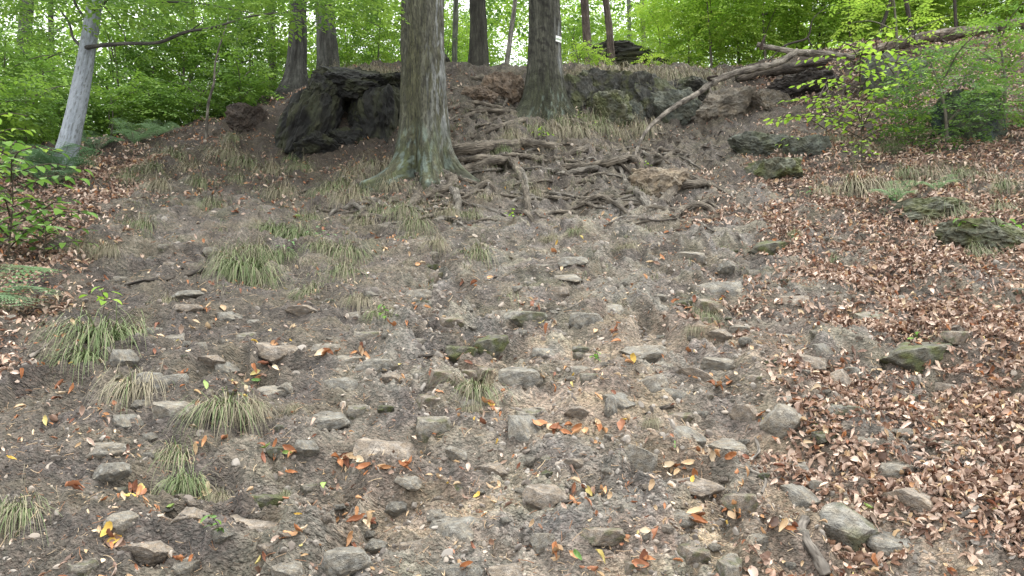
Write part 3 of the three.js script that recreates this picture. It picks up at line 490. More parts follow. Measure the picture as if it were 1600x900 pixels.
function boulder(px, py, w, h, seed, label, { d, sink = 0.3, mossy = 0, tones, cuts = 8, rough = 0.1, deep = 0.9, yaw = 0, roll = 0, detail = 18, name = 'boulder', cat = 'boulder', group, up = 0 } = {}) {
  const g0 = hit(px, py + h * 0.45), dd = d || -g0.z + w * 0.25 * -g0.z / F, s = dd / F, c = ray(px, py, dd), W = w * s / 1.35, H = h * s / 1.15 * (1 + sink);
  const g = rockGeo(seed, detail, cuts, rough, mossy, tones).clone(); g.rotateY(yaw); g.rotateZ(roll); g.scale(W, H, Math.max(W * deep, 0.12)); g.computeVertexNormals();
  const base = V(c.x, c.y - H * 0.5, c.z); g.translate(0, H * 0.5 - H * 0.25 * sink + up, 0);
  return single(name, g, rockMat, base, label, cat, group);
}
const mossStone = [lin(110, 112, 96), lin(78, 80, 66)], blueStone = [lin(106, 110, 101), lin(74, 77, 69)], paleStone = [lin(136, 128, 116), lin(100, 93, 84)], darkStone = [lin(82, 82, 76), lin(50, 50, 46)], sandStone = [lin(138, 122, 106), lin(100, 88, 76)];
boulder(905, 150, 56, 44, 501, 'dark mossy ledge rock nearest the marked beech', { mossy: 0.6, tones: darkStone });
boulder(938, 142, 60, 40, 521, 'upper dark ledge rock, second from the marked beech', { mossy: 0.5, tones: darkStone, yaw: 2 });
boulder(950, 170, 54, 32, 522, 'lower mossy ledge rock left of the small blue grey stone', { mossy: 0.7, tones: mossStone, yaw: 1.4 });
boulder(990, 146, 66, 44, 502, 'dark mossy rock in the middle of the ledge behind the pale branch', { mossy: 0.7, tones: darkStone, yaw: 1 });
boulder(1030, 152, 56, 48, 523, 'dark cracked rock of the ledge just behind the pale branch', { mossy: 0.5, tones: darkStone, yaw: 2.6 });
boulder(1080, 140, 60, 34, 524, 'dark upper ledge rock left of the pale blocky boulder', { mossy: 0.4, tones: darkStone, yaw: 0.6 });
boulder(985, 176, 34, 26, 503, 'small blue grey stone at the foot of the mossy ledge', { tones: blueStone, name: 'stone', cat: 'stone' });
boulder(1062, 168, 66, 46, 504, 'blue green mossy boulder under the pale fallen branch', { mossy: 0.4, tones: blueStone });
boulder(1130, 164, 74, 44, 505, 'pale grey blocky boulder at the right end of the ledge', { tones: paleStone, cuts: 10 });
boulder(1195, 160, 54, 28, 506, 'pale grey flat boulder just right of the ledge', { tones: paleStone });
boulder(1255, 132, 74, 24, 507, 'dark boulder beneath the thick dark log', { tones: [lin(70, 64, 60), lin(44, 40, 38)] });
boulder(1398, 116, 66, 50, 508, 'smooth blue green boulder below the long fallen log', { tones: blueStone, cuts: 4, rough: 0.04 });
boulder(1500, 188, 96, 70, 509, 'big dark green rock outcrop behind the dense bush at the right', { tones: [lin(64, 78, 74), lin(42, 50, 48)], mossy: 0.4, deep: 0.6 });
boulder(1188, 230, 70, 30, 510, 'square cut mossy grey block with pale streaks left of the bright sapling', { tones: blueStone, mossy: 0.35, cuts: 6, deep: 0.6 });
boulder(1262, 230, 48, 30, 511, 'grey green block half hidden behind the bright sapling leaves', { tones: blueStone, mossy: 0.2, cuts: 7, deep: 0.6 });
boulder(1205, 268, 66, 34, 512, 'low moss covered boulder below the square cut block', { tones: mossStone, mossy: 0.9 });
boulder(785, 136, 44, 34, 513, 'rounded sandy boulder in the gully left of the marked beech', { tones: sandStone, cuts: 4 });
boulder(745, 150, 44, 24, 514, 'low brown boulder in the gully between the two big beeches', { tones: sandStone });
boulder(1030, 284, 64, 36, 515, 'tan brown boulder under the roots where the pale branch touches down', { tones: [lin(146, 134, 116), lin(112, 100, 86)], cuts: 7 });
boulder(1440, 330, 90, 26, 516, 'flat mossy stone with grass right of the grey hanging tufts', { tones: mossStone, mossy: 0.7, deep: 0.7 });
boulder(1540, 360, 100, 40, 517, 'mossy green boulder near the right edge beside the crooked seedling', { tones: mossStone, mossy: 0.8, deep: 0.7 });
boulder(975, 92, 130, 30, 518, 'dark low rock step on the far crest behind the pines', { d: 19.5, tones: darkStone, mossy: 0.5, deep: 0.5 });
boulder(665, 96, 50, 20, 519, 'dark rock on the far crest left of the stout trunk', { d: 20, tones: darkStone });
boulder(385, 188, 50, 30, 520, 'dark brown mound of stone left of the hollow rock', { tones: [lin(84, 74, 66), lin(58, 50, 44)] });

// ------------------------------------------------------------------ fallen wood
{
  const wood = (x, y, z) => { let c = mix3(lin(172, 163, 153), lin(116, 108, 100), clamp(0.5 + 0.6 * n3(x * 4, y * 4, z * 4), 0, 1)); return mix3(c, lin(70, 62, 56), ss(0.25, 0.5, n3(x * 5 + 8, y * 5, z * 5) + 0.3 * n3(x * 15, y * 15, z * 15)) * 0.85); };
  const foot = hit(992, 250), dF = -foot.z, q = (x, y, d) => ray(x, y, d).sub(foot);
  const br = thing('fallen_branch', foot, 'long pale bleached fallen branch slanting down onto the roots', 'branch');
  part('limb', tube([q(990, 256, dF), q(998, 226, dF + 0.25), q(1016, 198, dF + 0.6), q(1052, 168, dF + 0.95), q(1090, 146, dF + 1.2), q(1122, 124, dF + 1.4), q(1165, 110, dF + 1.5), q(1215, 98, dF + 1.55), q(1246, 80, dF + 1.6)], [0.018, 0.023, 0.03, 0.036, 0.044, 0.054, 0.056, 0.06, 0.055], { seg: 110, rad: 12, rough: 0.16, freq: 6, color: wood }), barkMat, br);
  part('limb', tube([q(1183, 70, dF + 1.6), q(1212, 76, dF + 1.6), q(1246, 82, dF + 1.6), q(1290, 84, dF + 1.65), q(1335, 90, dF + 1.7)], [0.04, 0.045, 0.055, 0.05, 0.04], { seg: 50, rad: 10, rough: 0.15, color: wood }), barkMat, br);
  part('stub', tube([q(1190, 78, dF + 1.55), q(1191, 66, dF + 1.5), q(1197, 54, dF + 1.5)], [0.035, 0.02, 0.012], { seg: 14, rad: 7, rough: 0.2, color: () => lin(84, 70, 62) }), barkMat, br);
  part('stub', tube([q(1115, 128, dF + 1.36), q(1106, 122, dF + 1.25), q(1122, 118, dF + 1.2)], [0.03, 0.015], { seg: 12, rad: 7, rough: 0.2, color: () => lin(72, 62, 56) }), barkMat, br);
  part('stub', tube([q(1108, 135, dF + 1.3), q(1112, 146, dF + 1.2)], [0.02, 0.01], { seg: 8, rad: 7, rough: 0.2, color: () => lin(120, 112, 104) }), barkMat, br);
  const twigC = () => lin(64, 56, 48);
  part('twig', tube([q(1195, 102, dF + 1.5), q(1225, 72, dF + 1.6), q(1262, 58, dF + 1.7), q(1270, 30, dF + 1.7), q(1290, 12, dF + 1.7)], [0.012, 0.016, 0.02, 0.012, 0.006], { seg: 40, rad: 6, rough: 0.1, color: twigC }), barkMat, br);
  part('twig', tube([q(1262, 58, dF + 1.7), q(1266, 68, dF + 1.7), q(1274, 74, dF + 1.7)], [0.014, 0.01], { seg: 12, rad: 6, color: twigC }), barkMat, br);
  const dark = (x, y, z) => { let c = mix3(lin(108, 99, 90), lin(62, 55, 49), clamp(0.5 + 0.7 * n3(x * 3, y * 3, z * 3) + 0.3 * n3(x * 14, y * 14, z * 14), 0, 1)); return c; };
  const b2 = hit(1230, 128), q2 = (x, y, d) => ray(x, y, d).sub(b2), d2 = -b2.z + 0.1;
  const lg = thing('dark_log', b2, 'thick dark rotting log lying under the pale fallen branch', 'log');
  part('stem', tube([q2(1150, 122, d2), q2(1190, 114, d2), q2(1240, 106, d2), q2(1290, 100, d2 + 0.1), q2(1320, 98, d2 + 0.2)], [0.07, 0.09, 0.10, 0.11, 0.09], { seg: 60, rad: 16, rough: 0.16, freq: 5, color: dark }), barkMat, lg);
  part('splinter', tube([q2(1240, 104, d2 - 0.1), q2(1270, 98, d2 - 0.12), q2(1300, 92, d2 - 0.1)], [0.02, 0.05, 0.03], { seg: 14, rad: 7, rough: 0.3, color: dark }), barkMat, lg);
  const logC = (x, y, z) => { let c = mix3(lin(140, 126, 112), lin(76, 66, 58), clamp(0.5 + 0.6 * n3(x * 3, y * 3, z * 3) + 0.4 * n3(x * 12, y * 12, z * 12), 0, 1)); return mix3(c, lin(170, 164, 154), ss(0.35, 0.6, n3(x * 6, y * 6 + 3, z * 6)) * 0.6); };
  const b3 = hit(1400, 92), q3 = (x, y, d) => ray(x, y, d).sub(b3), d3 = -b3.z;
  const l3 = thing('long_log', b3, 'long brown fallen log with peeling bark running to the right edge', 'log');
  part('stem', tube([q3(1318, 88, d3 + 0.2), q3(1360, 80, d3 + 0.1), q3(1410, 68, d3), q3(1450, 58, d3 - 0.1), q3(1510, 50, d3 - 0.3), q3(1560, 42, d3 - 0.5), q3(1610, 30, d3 - 0.7), q3(1700, 4, d3 - 1.0)], [0.05, 0.08, 0.095, 0.105, 0.085, 0.08, 0.08, 0.065], { seg: 120, rad: 16, rough: 0.18, freq: 6, color: logC }), barkMat, l3);
  const rr = rngOf(66);
  for (let i = 0; i < 16; i++) { const x = 1330 + rr() * 240, y = mix(86, 42, (x - 1320) / 250), a = q3(x, y + 2, d3 - 0.15 * (x - 1320) / 100), e = a.clone().add(V((rr() - 0.5) * 0.5, (rr() - 0.45) * 0.5, (rr() - 0.2) * 0.4)); part('twig', tube([a, a.clone().lerp(e, 0.5).add(V(0, 0.04, 0.03)), e], [0.012, 0.004], { seg: 8, rad: 5, color: logC }), barkMat, l3); }
  // heap of dead grey twigs
  const b4 = hit(1312, 190), hp = thing('brushwood_heap', b4, 'heap of dead grey twigs behind the bright sapling', 'brushwood');
  const stick = (x, y, z) => mix3(lin(166, 156, 146), lin(112, 102, 94), clamp(0.5 + n3(x * 6, y * 6, z * 6), 0, 1));
  for (let i = 0; i < 34; i++) { const c = hit(1262 + rr() * 100, 140 + rr() * 70), a = (rr() - 0.3) * 2.6, l = 0.25 + rr() * 0.5, v = V(Math.cos(a) * 0.6, Math.abs(Math.sin(a)) * 0.7 + 0.05, 0.35 * (rr() - 0.3)).multiplyScalar(l); c.sub(b4); c.y += 0.02; part('stick', tube([c.clone().addScaledVector(v, -0.25), c.clone().addScaledVector(v, 0.4).add(V(0, 0.06 * rr(), 0.08)), c.clone().add(v)], [0.014 * (0.5 + rr()), 0.005], { seg: 10, rad: 5, rough: 0.12, color: stick }), barkMat, hp); }
}
// sticks on the ground
const stickDark = (x, y, z) => mix3(lin(96, 88, 80), lin(58, 52, 46), clamp(0.5 + n3(x * 9, y * 9, z * 9), 0, 1)), stickGrey = (x, y, z) => mix3(lin(156, 148, 140), lin(100, 94, 88), clamp(0.5 + n3(x * 9, y * 9, z * 9), 0, 1));
function lying(name, list, r0, r1, col, label, cat, lift = 0.7) {
  const P = list.map(([a, b]) => hit(a, b)), base = P[0].clone(), pts = P.map((p, i) => { p.y += mix(r0, r1, i / (P.length - 1)) * lift; return p.sub(base); });
  return single(name, tube(pts, [r0, mix(r0, r1, 0.45), r1], { seg: 9 * list.length, rad: 9, rough: 0.16, freq: 14, color: (x, y, z) => col(x + base.x, y + base.y, z + base.z) }), barkMat, base, label, cat);
}
lying('stick', [[1290, 905], [1278, 880], [1262, 850], [1252, 830], [1258, 812]], 0.025, 0.018, stickGrey, 'thick grey weathered stick at the bottom edge left of the diagonal stone', 'stick', 0.5);
lying('twig', [[1181, 688], [1186, 704], [1170, 724], [1174, 738], [1196, 752], [1190, 772]], 0.009, 0.006, stickGrey, 'crooked zigzag twig on bare soil right of centre in the foreground', 'twig');
lying('stick', [[1052, 636], [1030, 642], [1008, 648]], 0.013, 0.009, stickDark, 'short dark stick just above the small straw grass sprig', 'stick');
lying('root_stick', [[195, 446], [230, 442], [262, 438], [296, 430], [318, 424]], 0.012, 0.02, stickDark, 'long dark bare root crossing the slope left of the grassy hummock', 'root');
lying('twig', [[236, 428], [258, 420], [285, 420]], 0.008, 0.01, stickDark, 'thin dark twig just above the long bare root at the left', 'twig');
lying('twig', [[845, 795], [870, 792], [895, 786]], 0.009, 0.007, stickDark, 'short dark twig under the orange leaf pile in the foreground', 'twig');
lying('stick', [[1482, 818], [1510, 806], [1530, 796]], 0.012, 0.008, stickGrey, 'grey stick among brown leaves at the lower right', 'stick');
lying('stick', [[1495, 745], [1520, 738], [1548, 726]], 0.014, 0.008, stickGrey, 'grey stick poking from the leaf drift near the right edge', 'stick');
lying('twig', [[1452, 722], [1456, 735], [1452, 748]], 0.011, 0.009, stickGrey, 'stubby grey twig standing between flat stones in the lower right leaves', 'twig');
lying('stick', [[655, 562], [672, 556], [690, 546]], 0.014, 0.008, stickDark, 'small flat stick beside the mossy stones in the middle of the slope', 'stick');
lying('stick', [[45, 562], [60, 552], [75, 538]], 0.012, 0.008, stickGrey, 'pale stick in the leaves left of the tall green tuft', 'stick');
lying('twig', [[8, 728], [38, 726], [72, 716]], 0.006, 0.005, stickDark, 'thin curved twig on bare soil at the left edge', 'twig');
lying('twig', [[470, 776], [480, 790], [490, 806]], 0.006, 0.004, stickDark, 'thin straight twig beside the small grass sprig in the lower left', 'twig');
lying('twig', [[1140, 212], [1175, 212], [1210, 208], [1240, 206]], 0.012, 0.008, stickDark, 'long thin dark stick lying above the square cut block', 'twig');
lying('twig', [[990, 206], [1030, 208], [1075, 212]], 0.012, 0.01, stickGrey, 'thin grey stick crossing the soil right of the pale branch foot', 'twig');
lying('twig', [[995, 344], [1030, 346], [1058, 344]], 0.012, 0.008, stickDark, 'thin dark stick below the lowest roots right of centre', 'twig');
lying('twig', [[830, 375], [836, 365], [842, 356]], 0.012, 0.008, stickGrey, 'short pale twig on the slope below the arched roots', 'twig');
lying('stick', [[1330, 408], [1380, 400], [1400, 392]], 0.01, 0.006, stickGrey, 'thin pale stick lying on the right hand leaf drift', 'stick');

// ------------------------------------------------------------------ stones in the slope
const stoneVariants = []; for (let i = 0; i < 14; i++) stoneVariants.push(rockGeo(900 + i, 7, 8 + (i % 4), 0.05, i % 5 === 0 ? 0.6 : 0, i % 3 === 0 ? [lin(160, 155, 144), lin(130, 124, 114)] : i % 3 === 1 ? [lin(152, 149, 140), lin(118, 114, 106)] : [lin(162, 152, 140), lin(128, 118, 106)]));
const mossVariants = [0, 1].map(i => rockGeo(950 + i, 7, 8, 0.07, 0.9, [lin(120, 118, 106), lin(90, 88, 78)]));
const stoneSpots = [];
function stone(px, py, w, h, label, group, { v, roll = 0, yaw, flat = 0.8, mossy = false, out = 0.25 } = {}) {
  const p = hit(px, py + h * 0.2), s = mpp(p), W = w * s / 1.42, H = h * s / 1.1, i = v === undefined ? Math.floor(rnd(14)) : v;
  const o = new THREE.Mesh(mossy ? mossVariants[i % 2] : stoneVariants[i], rockMat); o.name = numbered('stone');
  o.position.set(p.x, p.y - H * (0.62 - out) + 0.01, p.z); o.scale.set(W, H, Math.max(W * flat, H * 0.7)); o.rotation.set(0.15 + rnd(-0.15, 0.2), yaw === undefined ? rnd(-0.5, 0.5) : yaw, roll);
  scene.add(o); tag(o, label, 'stone', group); stoneSpots.push([p.x, p.z, W]); return o;
}
stone(718, 822, 84, 50, 'broad flat topped grey stone at bottom centre', null, { v: 1, roll: 0.1, yaw: 0.2, out: 0.45 });
stone(548, 872, 62, 36, 'pale grey angular stone at the bottom edge left of centre', null, { v: 4, yaw: 0.1, out: 0.45 });
stone(718, 890, 52, 34, 'rounded grey stone cut by the bottom edge below the flat topped stone', null, { v: 7, out: 0.4 });
stone(795, 892, 54, 24, 'low grey stone at the bottom edge right of the rounded stone', null, { v: 2, out: 0.4 });
stone(1335, 818, 92, 62, 'long diagonal greenish grey stone at the lower right', null, { v: 10, roll: -0.55, yaw: 0.1, out: 0.5 });
stone(1425, 775, 76, 46, 'broad rough grey stone among leaves right of the diagonal stone', null, { v: 8, roll: -0.3, out: 0.35 });
stone(1155, 778, 44, 30, 'small pale blocky stone on sandy soil near the zigzag twig', null, { v: 5, out: 0.45 });
stone(1250, 728, 38, 24, 'small pale angular stone right of the zigzag twig', null, { v: 3, out: 0.45 });
stone(1274, 760, 22, 22, 'tiny cube like stone above the diagonal stone', null, { v: 6, out: 0.5 });
stone(1400, 732, 54, 24, 'flat dark rimmed stone on the leaves at the lower right', null, { v: 9, out: 0.5 });
stone(1085, 762, 66, 20, 'thin pale flat stone in sandy soil below centre right', null, { v: 11, out: 0.3 });
stone(998, 708, 46, 42, 'angular dark sided stone standing out right of the bank', null, { v: 12, roll: -0.4, out: 0.45 });
stone(820, 662, 58, 56, 'upright knobbly stone right of the hanging straw tuft', null, { v: 13, out: 0.45 });
stone(678, 660, 48, 36, 'grey block left of the hanging straw tuft', null, { v: 0, out: 0.35 });
stone(610, 690, 88, 46, 'wide flat grey slab set in the soil left of centre', null, { v: 2, roll: -0.1, out: 0.2 });
stone(718, 707, 34, 18, 'small flat stone below the hanging straw tuft', null, { v: 3, roll: -0.4, out: 0.45 });
stone(818, 586, 60, 36, 'wide grey stone with mossy foot above the upright knobbly stone', null, { v: 4, out: 0.4 });
stone(688, 586, 40, 30, 'grey stone with mossy side above the hanging straw tuft', null, { v: 5, out: 0.4 });
stone(1012, 600, 48, 34, 'tilted wedge shaped stone right of centre', null, { v: 6, roll: 0.4, out: 0.5 });
stone(1050, 611, 38, 22, 'flat chip of stone just right of the tilted wedge stone', null, { v: 7, roll: -0.3, out: 0.4 });
stone(1088, 586, 56, 24, 'long stone plate slanting down right behind the wedge stone', null, { v: 8, roll: -0.45, out: 0.45 });
stone(1228, 645, 62, 40, 'pale sloping stone at the border of the leaf drift', null, { v: 9, roll: -0.4, out: 0.3 });
stone(1320, 637, 40, 28, 'grey angular stone half buried in the leaf drift', null, { v: 10, out: 0.4 });
stone(1306, 592, 34, 46, 'steep tilted stone slab beneath the flat brown stone', null, { v: 11, roll: -0.9, out: 0.45 });
stone(1270, 567, 46, 18, 'flat reddish brown stone lying on other stones', null, { v: 2, roll: -0.12, out: 0.6 });
stone(1281, 545, 32, 26, 'dark rounded stone behind the flat brown stone', null, { v: 13, out: 0.5 });
stone(1360, 497, 48, 26, 'grey peaked stone in the upper part of the leaf drift', null, { v: 0, out: 0.4 });
stone(1432, 540, 80, 40, 'broad mossy grey stone in the leaf drift at right', null, { v: 0, mossy: true, out: 0.3 });
stone(1492, 524, 34, 20, 'small greenish stone right of the broad mossy stone', null, { v: 5, out: 0.45 });
stone(920, 498, 44, 28, 'blocky grey stone with dark underside above centre', null, { v: 4, out: 0.5 });
stone(952, 478, 56, 16, 'pale flat stone just above the blocky stone', null, { v: 3, out: 0.3 });
stone(530, 593, 48, 28, 'pale rounded stone on the left middle slope', null, { v: 7, out: 0.4 });
stone(430, 612, 56, 22, 'low stone with a tilted plate on it at left middle', null, { v: 9, out: 0.4 });
stone(448, 604, 20, 28, 'small plate leaning against the low stone at left middle', null, { v: 12, roll: 0.6, out: 0.5, flat: 0.4 });
stone(350, 572, 34, 22, 'pale round stone right of the tall green tuft', null, { v: 13, out: 0.45 });
stone(400, 815, 84, 30, 'flat soil stained stone in the lower left', null, { v: 11, out: 0.3 });
stone(765, 531, 46, 34, 'moss covered stone just left of centre, the right one of two', null, { v: 0, mossy: true, out: 0.4 });
stone(718, 545, 42, 32, 'moss covered stone just left of centre, the left one of two', null, { v: 1, mossy: true, out: 0.4 });
stone(1205, 381, 58, 32, 'dark arched stone at the upper left end of the leaf drift', null, { v: 0, mossy: true, out: 0.4 });
stone(955, 632, 16, 40, 'narrow upright splinter of stone below centre', null, { v: 1, out: 0.4 });
stone(1165, 636, 40, 36, 'dark rough stone left of the pale sloping stone', null, { v: 8, out: 0.35 });
stone(14, 496, 34, 20, 'pale flat stone in the leaves at the left edge', null, { v: 3, out: 0.5 });
stone(1592, 455, 30, 16, 'dark stone in the leaves cut by the right edge', null, { v: 10, out: 0.45 });
stone(160, 697, 56, 20, 'flat grey stone flush with dark soil at the left', null, { v: 6, out: 0.3 });
stone(230, 856, 66, 26, 'dull stone sunk in dark soil at the lower left', null, { v: 8, out: 0.3 });
stone(450, 885, 44, 34, 'dark rough stone at the bottom edge left of the pale angular one', null, { v: 12, out: 0.35 });
stone(1140, 882, 40, 42, 'rough upright stone at the bottom edge left of the thick stick', null, { v: 0, out: 0.35 });
const landmarks = [['flat topped stone at bottom centre', 718, 822], ['long diagonal greenish stone', 1335, 818], ['zigzag twig', 1182, 730], ['wide flat slab', 610, 690], ['hanging straw tuft', 745, 625], ['upright knobbly stone', 820, 662], ['tilted wedge stone', 1012, 600], ['two moss covered stones', 742, 538], ['blocky stone above centre', 920, 498], ['tall lush tuft', 150, 540], ['wide grass fringe', 350, 645], ['flat soil stained stone', 400, 815], ['low stone with tilted plate', 435, 610], ['pale rounded stone at left middle', 530, 593], ['broad mossy stone in the drift', 1432, 540], ['flat reddish brown stone', 1270, 567], ['angular dark sided stone', 998, 708], ['long bare root at left', 260, 438], ['round tuft below the roots', 745, 400], ['dark arched stone', 1205, 381], ['pale sloping stone', 1228, 645], ['thick grey stick', 1262, 850], ['dry tuft at the drift edge', 1100, 500]], taken = new Set();
function beside(x, y) {                                               // where a thing lies next to something one can find
  const c = landmarks.map(([n, a, b]) => { const dx = x - a, dy = y - b; return [Math.hypot(dx, dy * 1.4), n, Math.abs(dx) > Math.abs(dy) * 1.4 ? (dx < 0 ? 'left of' : 'right of') : (dy < 0 ? 'above' : 'below')]; }).sort((a, b) => a[0] - b[0]);
  for (const far of ['just ', 'further ']) for (const [q, n, dir] of c.slice(0, 4)) { const t = `${q > 110 && far === 'just ' ? '' : far}${dir} the ${n}`; if (!taken.has(t)) { taken.add(t); return t; } }
  return 'in the bare soil of the slope';
}
for (const [x, y, w, h] of [[520, 650, 54, 22], [480, 690, 34, 18], [520, 690, 44, 18], [940, 826, 54, 24], [845, 840, 34, 32], [990, 885, 34, 30], [300, 456, 48, 14], [292, 476, 34, 13], [356, 492, 36, 16], [330, 556, 34, 14], [575, 520, 40, 20], [505, 540, 40, 18], [655, 470, 30, 20], [820, 485, 50, 24], [1000, 545, 64, 22], [885, 428, 54, 13], [900, 405, 42, 16], [430, 540, 60, 26], [610, 590, 36, 22], [560, 640, 30, 20], [760, 580, 30, 18], [900, 640, 34, 16], [1060, 650, 34, 18], [1125, 560, 46, 22], [1180, 590, 34, 18], [1080, 395, 40, 20], [1120, 440, 60, 30], [1245, 465, 44, 18], [1405, 465, 40, 16], [1345, 685, 44, 16], [1480, 600, 34, 16], [1560, 790, 44, 20], [1400, 850, 60, 20], [620, 790, 34, 20], [640, 745, 40, 16], [1060, 805, 40, 18], [900, 720, 34, 16], [680, 800, 30, 14], [590, 850, 34, 18], [290, 880, 44, 22], [130, 880, 40, 18], [470, 480, 40, 16], [400, 500, 36, 14], [700, 500, 40, 18], [850, 545, 40, 18]])
  stone(x, y, w, h, `grey half buried stone ${beside(x, y)}`, 'half buried stones of the bare slope');
{ const r = rngOf(515); let n = 0;
  for (let k = 0; k < 900 && n < 190; k++) {
    const x = 180 + r() * 1250, y = 370 + Math.pow(r(), 0.8) * 530, p = hit(x, y); if (litter(p.x, p.z) > 0.45) continue; if (n2(p.x * 0.8 + 3, p.z * 0.8 + 60) < -0.45) continue;
    const w = (0.04 + 0.16 * r() ** 3) / mpp(p); if (stoneSpots.some(([a, b, c]) => Math.hypot(a - p.x, b - p.z) < c * 1.1 + 0.04)) continue;
    if (w < 9) continue;
    stone(x, y, w, w * (0.4 + 0.35 * r()), 'small grey stone chip bedded in the bare soil of the slope', 'small stone chips of the bare slope', { mossy: r() < 0.05, out: 0.12 + 0.28 * r() }); n++;
  } }
{ const r = rngOf(88), geos = [0, 1, 2].map(i => { const g = rockGeo(970 + i, 2, 10, 0.05); g.deleteAttribute('color'); return g; }), holder = new THREE.Group(); holder.name = 'loose_gravel'; tag(holder, 'loose gravel and crumbs of stone strewn over the bare slope', 'gravel', null, 'stuff'); scene.add(holder);
  const cl = new THREE.Color(), tones = [lin(144, 138, 130), lin(124, 118, 110), lin(104, 98, 92), lin(156, 146, 134), lin(116, 108, 100)];
  geos.forEach((g, gi) => { const N = 9000, o = new THREE.InstancedMesh(g, pebbleMat, N); o.name = 'gravel'; let i = 0;
    while (i < N) { const d = 2.6 * Math.pow(4.4, r()), x = (r() * 2 - 1) * (0.72 * d + 0.4); if (r() < litter(x, -d) * 0.8) continue; if (r() > 0.5 + 0.7 * n2(x * 1.4, -d * 1.4 + 33)) continue; if (x + 0.12 * d < -0.4 && r() < 0.75) continue; const s = (0.003 + 0.018 * r() ** 6) * (0.8 + d * 0.09); Q.setFromEuler(E.set(r() * 6, r() * 6, r() * 6)); o.setMatrixAt(i, M4.compose(V(x, height(x, -d) - s * 0.1, -d), Q, V(s * (0.8 + 0.8 * r()), s * (0.3 + 0.4 * r()), s * (0.6 + 0.5 * r())))); const t = tones[Math.floor(r() * 5)]; o.setColorAt(i, cl.setRGB(...t)); i++; }
    holder.add(o); }); }

// ------------------------------------------------------------------ fallen leaves
const dryLeaf = [];                                                   // dead beech leaves: folded, rolled and crumpled
for (let i = 0; i < 10; i++) {
  const r = rngOf(60 + i), N = createNoise2D(rngOf(160 + i)), fold = [0.2, 0.9, 0.35, 0.6, 0.05, 1.1, 0.4, 0.25, 0.1, 0.5][i], bend = [0.5, 0.9, -0.7, 1.6, 1.0, 0.3, -1.1, 1.9, -0.3, 1.2][i], roll = [0.4, 0.2, 0.9, 0.3, 1.2, 0.2, 0.7, 0.3, 0.6, 0.5][i], pos = [], uv = [], idx = [], A = 5, B = 7;
  for (let j = 0; j < B; j++) { const t = j / (B - 1), w = 0.33 * Math.pow(Math.sin(Math.PI * Math.pow(t * 0.96 + 0.02, 0.85)), 0.8), ang = bend * t, z0 = Math.sin(ang) / bend, y0 = (1 - Math.cos(ang)) / bend;
    for (let k = 0; k < A; k++) { const u = (k / (A - 1)) * 2 - 1, au = Math.abs(u), th = fold + roll * au, xx = Math.sign(u) * w * au * Math.cos(th * 0.8), yy = w * au * Math.sin(th * 0.8), nz = 0.07 * N(u * 1.7 + 4, t * 3.1), ed = au === 1 ? 0.04 * (r() - 0.5) : 0; pos.push(xx + 0.04 * N(t * 3, u * 2 + 9), y0 + yy + nz, z0 + ed + 0.04 * N(u * 2, t * 2 + 7)); uv.push(u, t); } }
  for (let j = 0; j + 1 < B; j++) for (let k = 0; k + 1 < A; k++) { const a = j * A + k; idx.push(a, a + A, a + 1, a + 1, a + A, a + A + 1); }
  const g = new THREE.BufferGeometry(); g.setAttribute('position', new THREE.Float32BufferAttribute(pos, 3)); g.setAttribute('uv', new THREE.Float32BufferAttribute(uv, 2)); g.setIndex(idx); g.computeVertexNormals(); g.computeBoundingBox(); const bb = g.boundingBox; g.translate(0, -bb.min.y - 0.03, -(bb.min.z + bb.max.z) / 2); dryLeaf.push(g);
}
const C_ORANGE = [lin(168, 116, 76), lin(156, 104, 66), lin(178, 136, 96), lin(140, 92, 62), lin(124, 80, 58)], C_TAN = [lin(188, 164, 130), lin(174, 148, 116), lin(196, 178, 150)], C_BROWN = [lin(150, 126, 110), lin(126, 101, 86), lin(174, 150, 131), lin(204, 185, 167), lin(106, 82, 68), lin(148, 121, 103), lin(188, 168, 153), lin(84, 65, 54), lin(136, 104, 83), lin(164, 141, 123), lin(196, 176, 160)], C_YEL = [lin(196, 164, 76), lin(190, 176, 112)], C_GRN = [lin(140, 162, 92), lin(104, 138, 72)];
const leavesAll = [];
function dropLeaf(x, z, size, c, r, lift) { const q = proj(ground(x, z)); leavesAll.push({ x, z, size, c, w: 0.55 + 0.6 * r(), v: Math.floor(r() * 10), yaw: r() * 6.283, tp: (r() - 0.5) * (lift > 0.03 ? 1.6 : 0.8) + (r() < 0.2 ? 3.1 : 0), tr: (r() - 0.5) * (lift > 0.03 ? 1.6 : 0.8), lift, px: size / q[2], inF: q[0] > 0 && q[0] < 1600 && q[1] > 0 && q[1] < 905 }); }
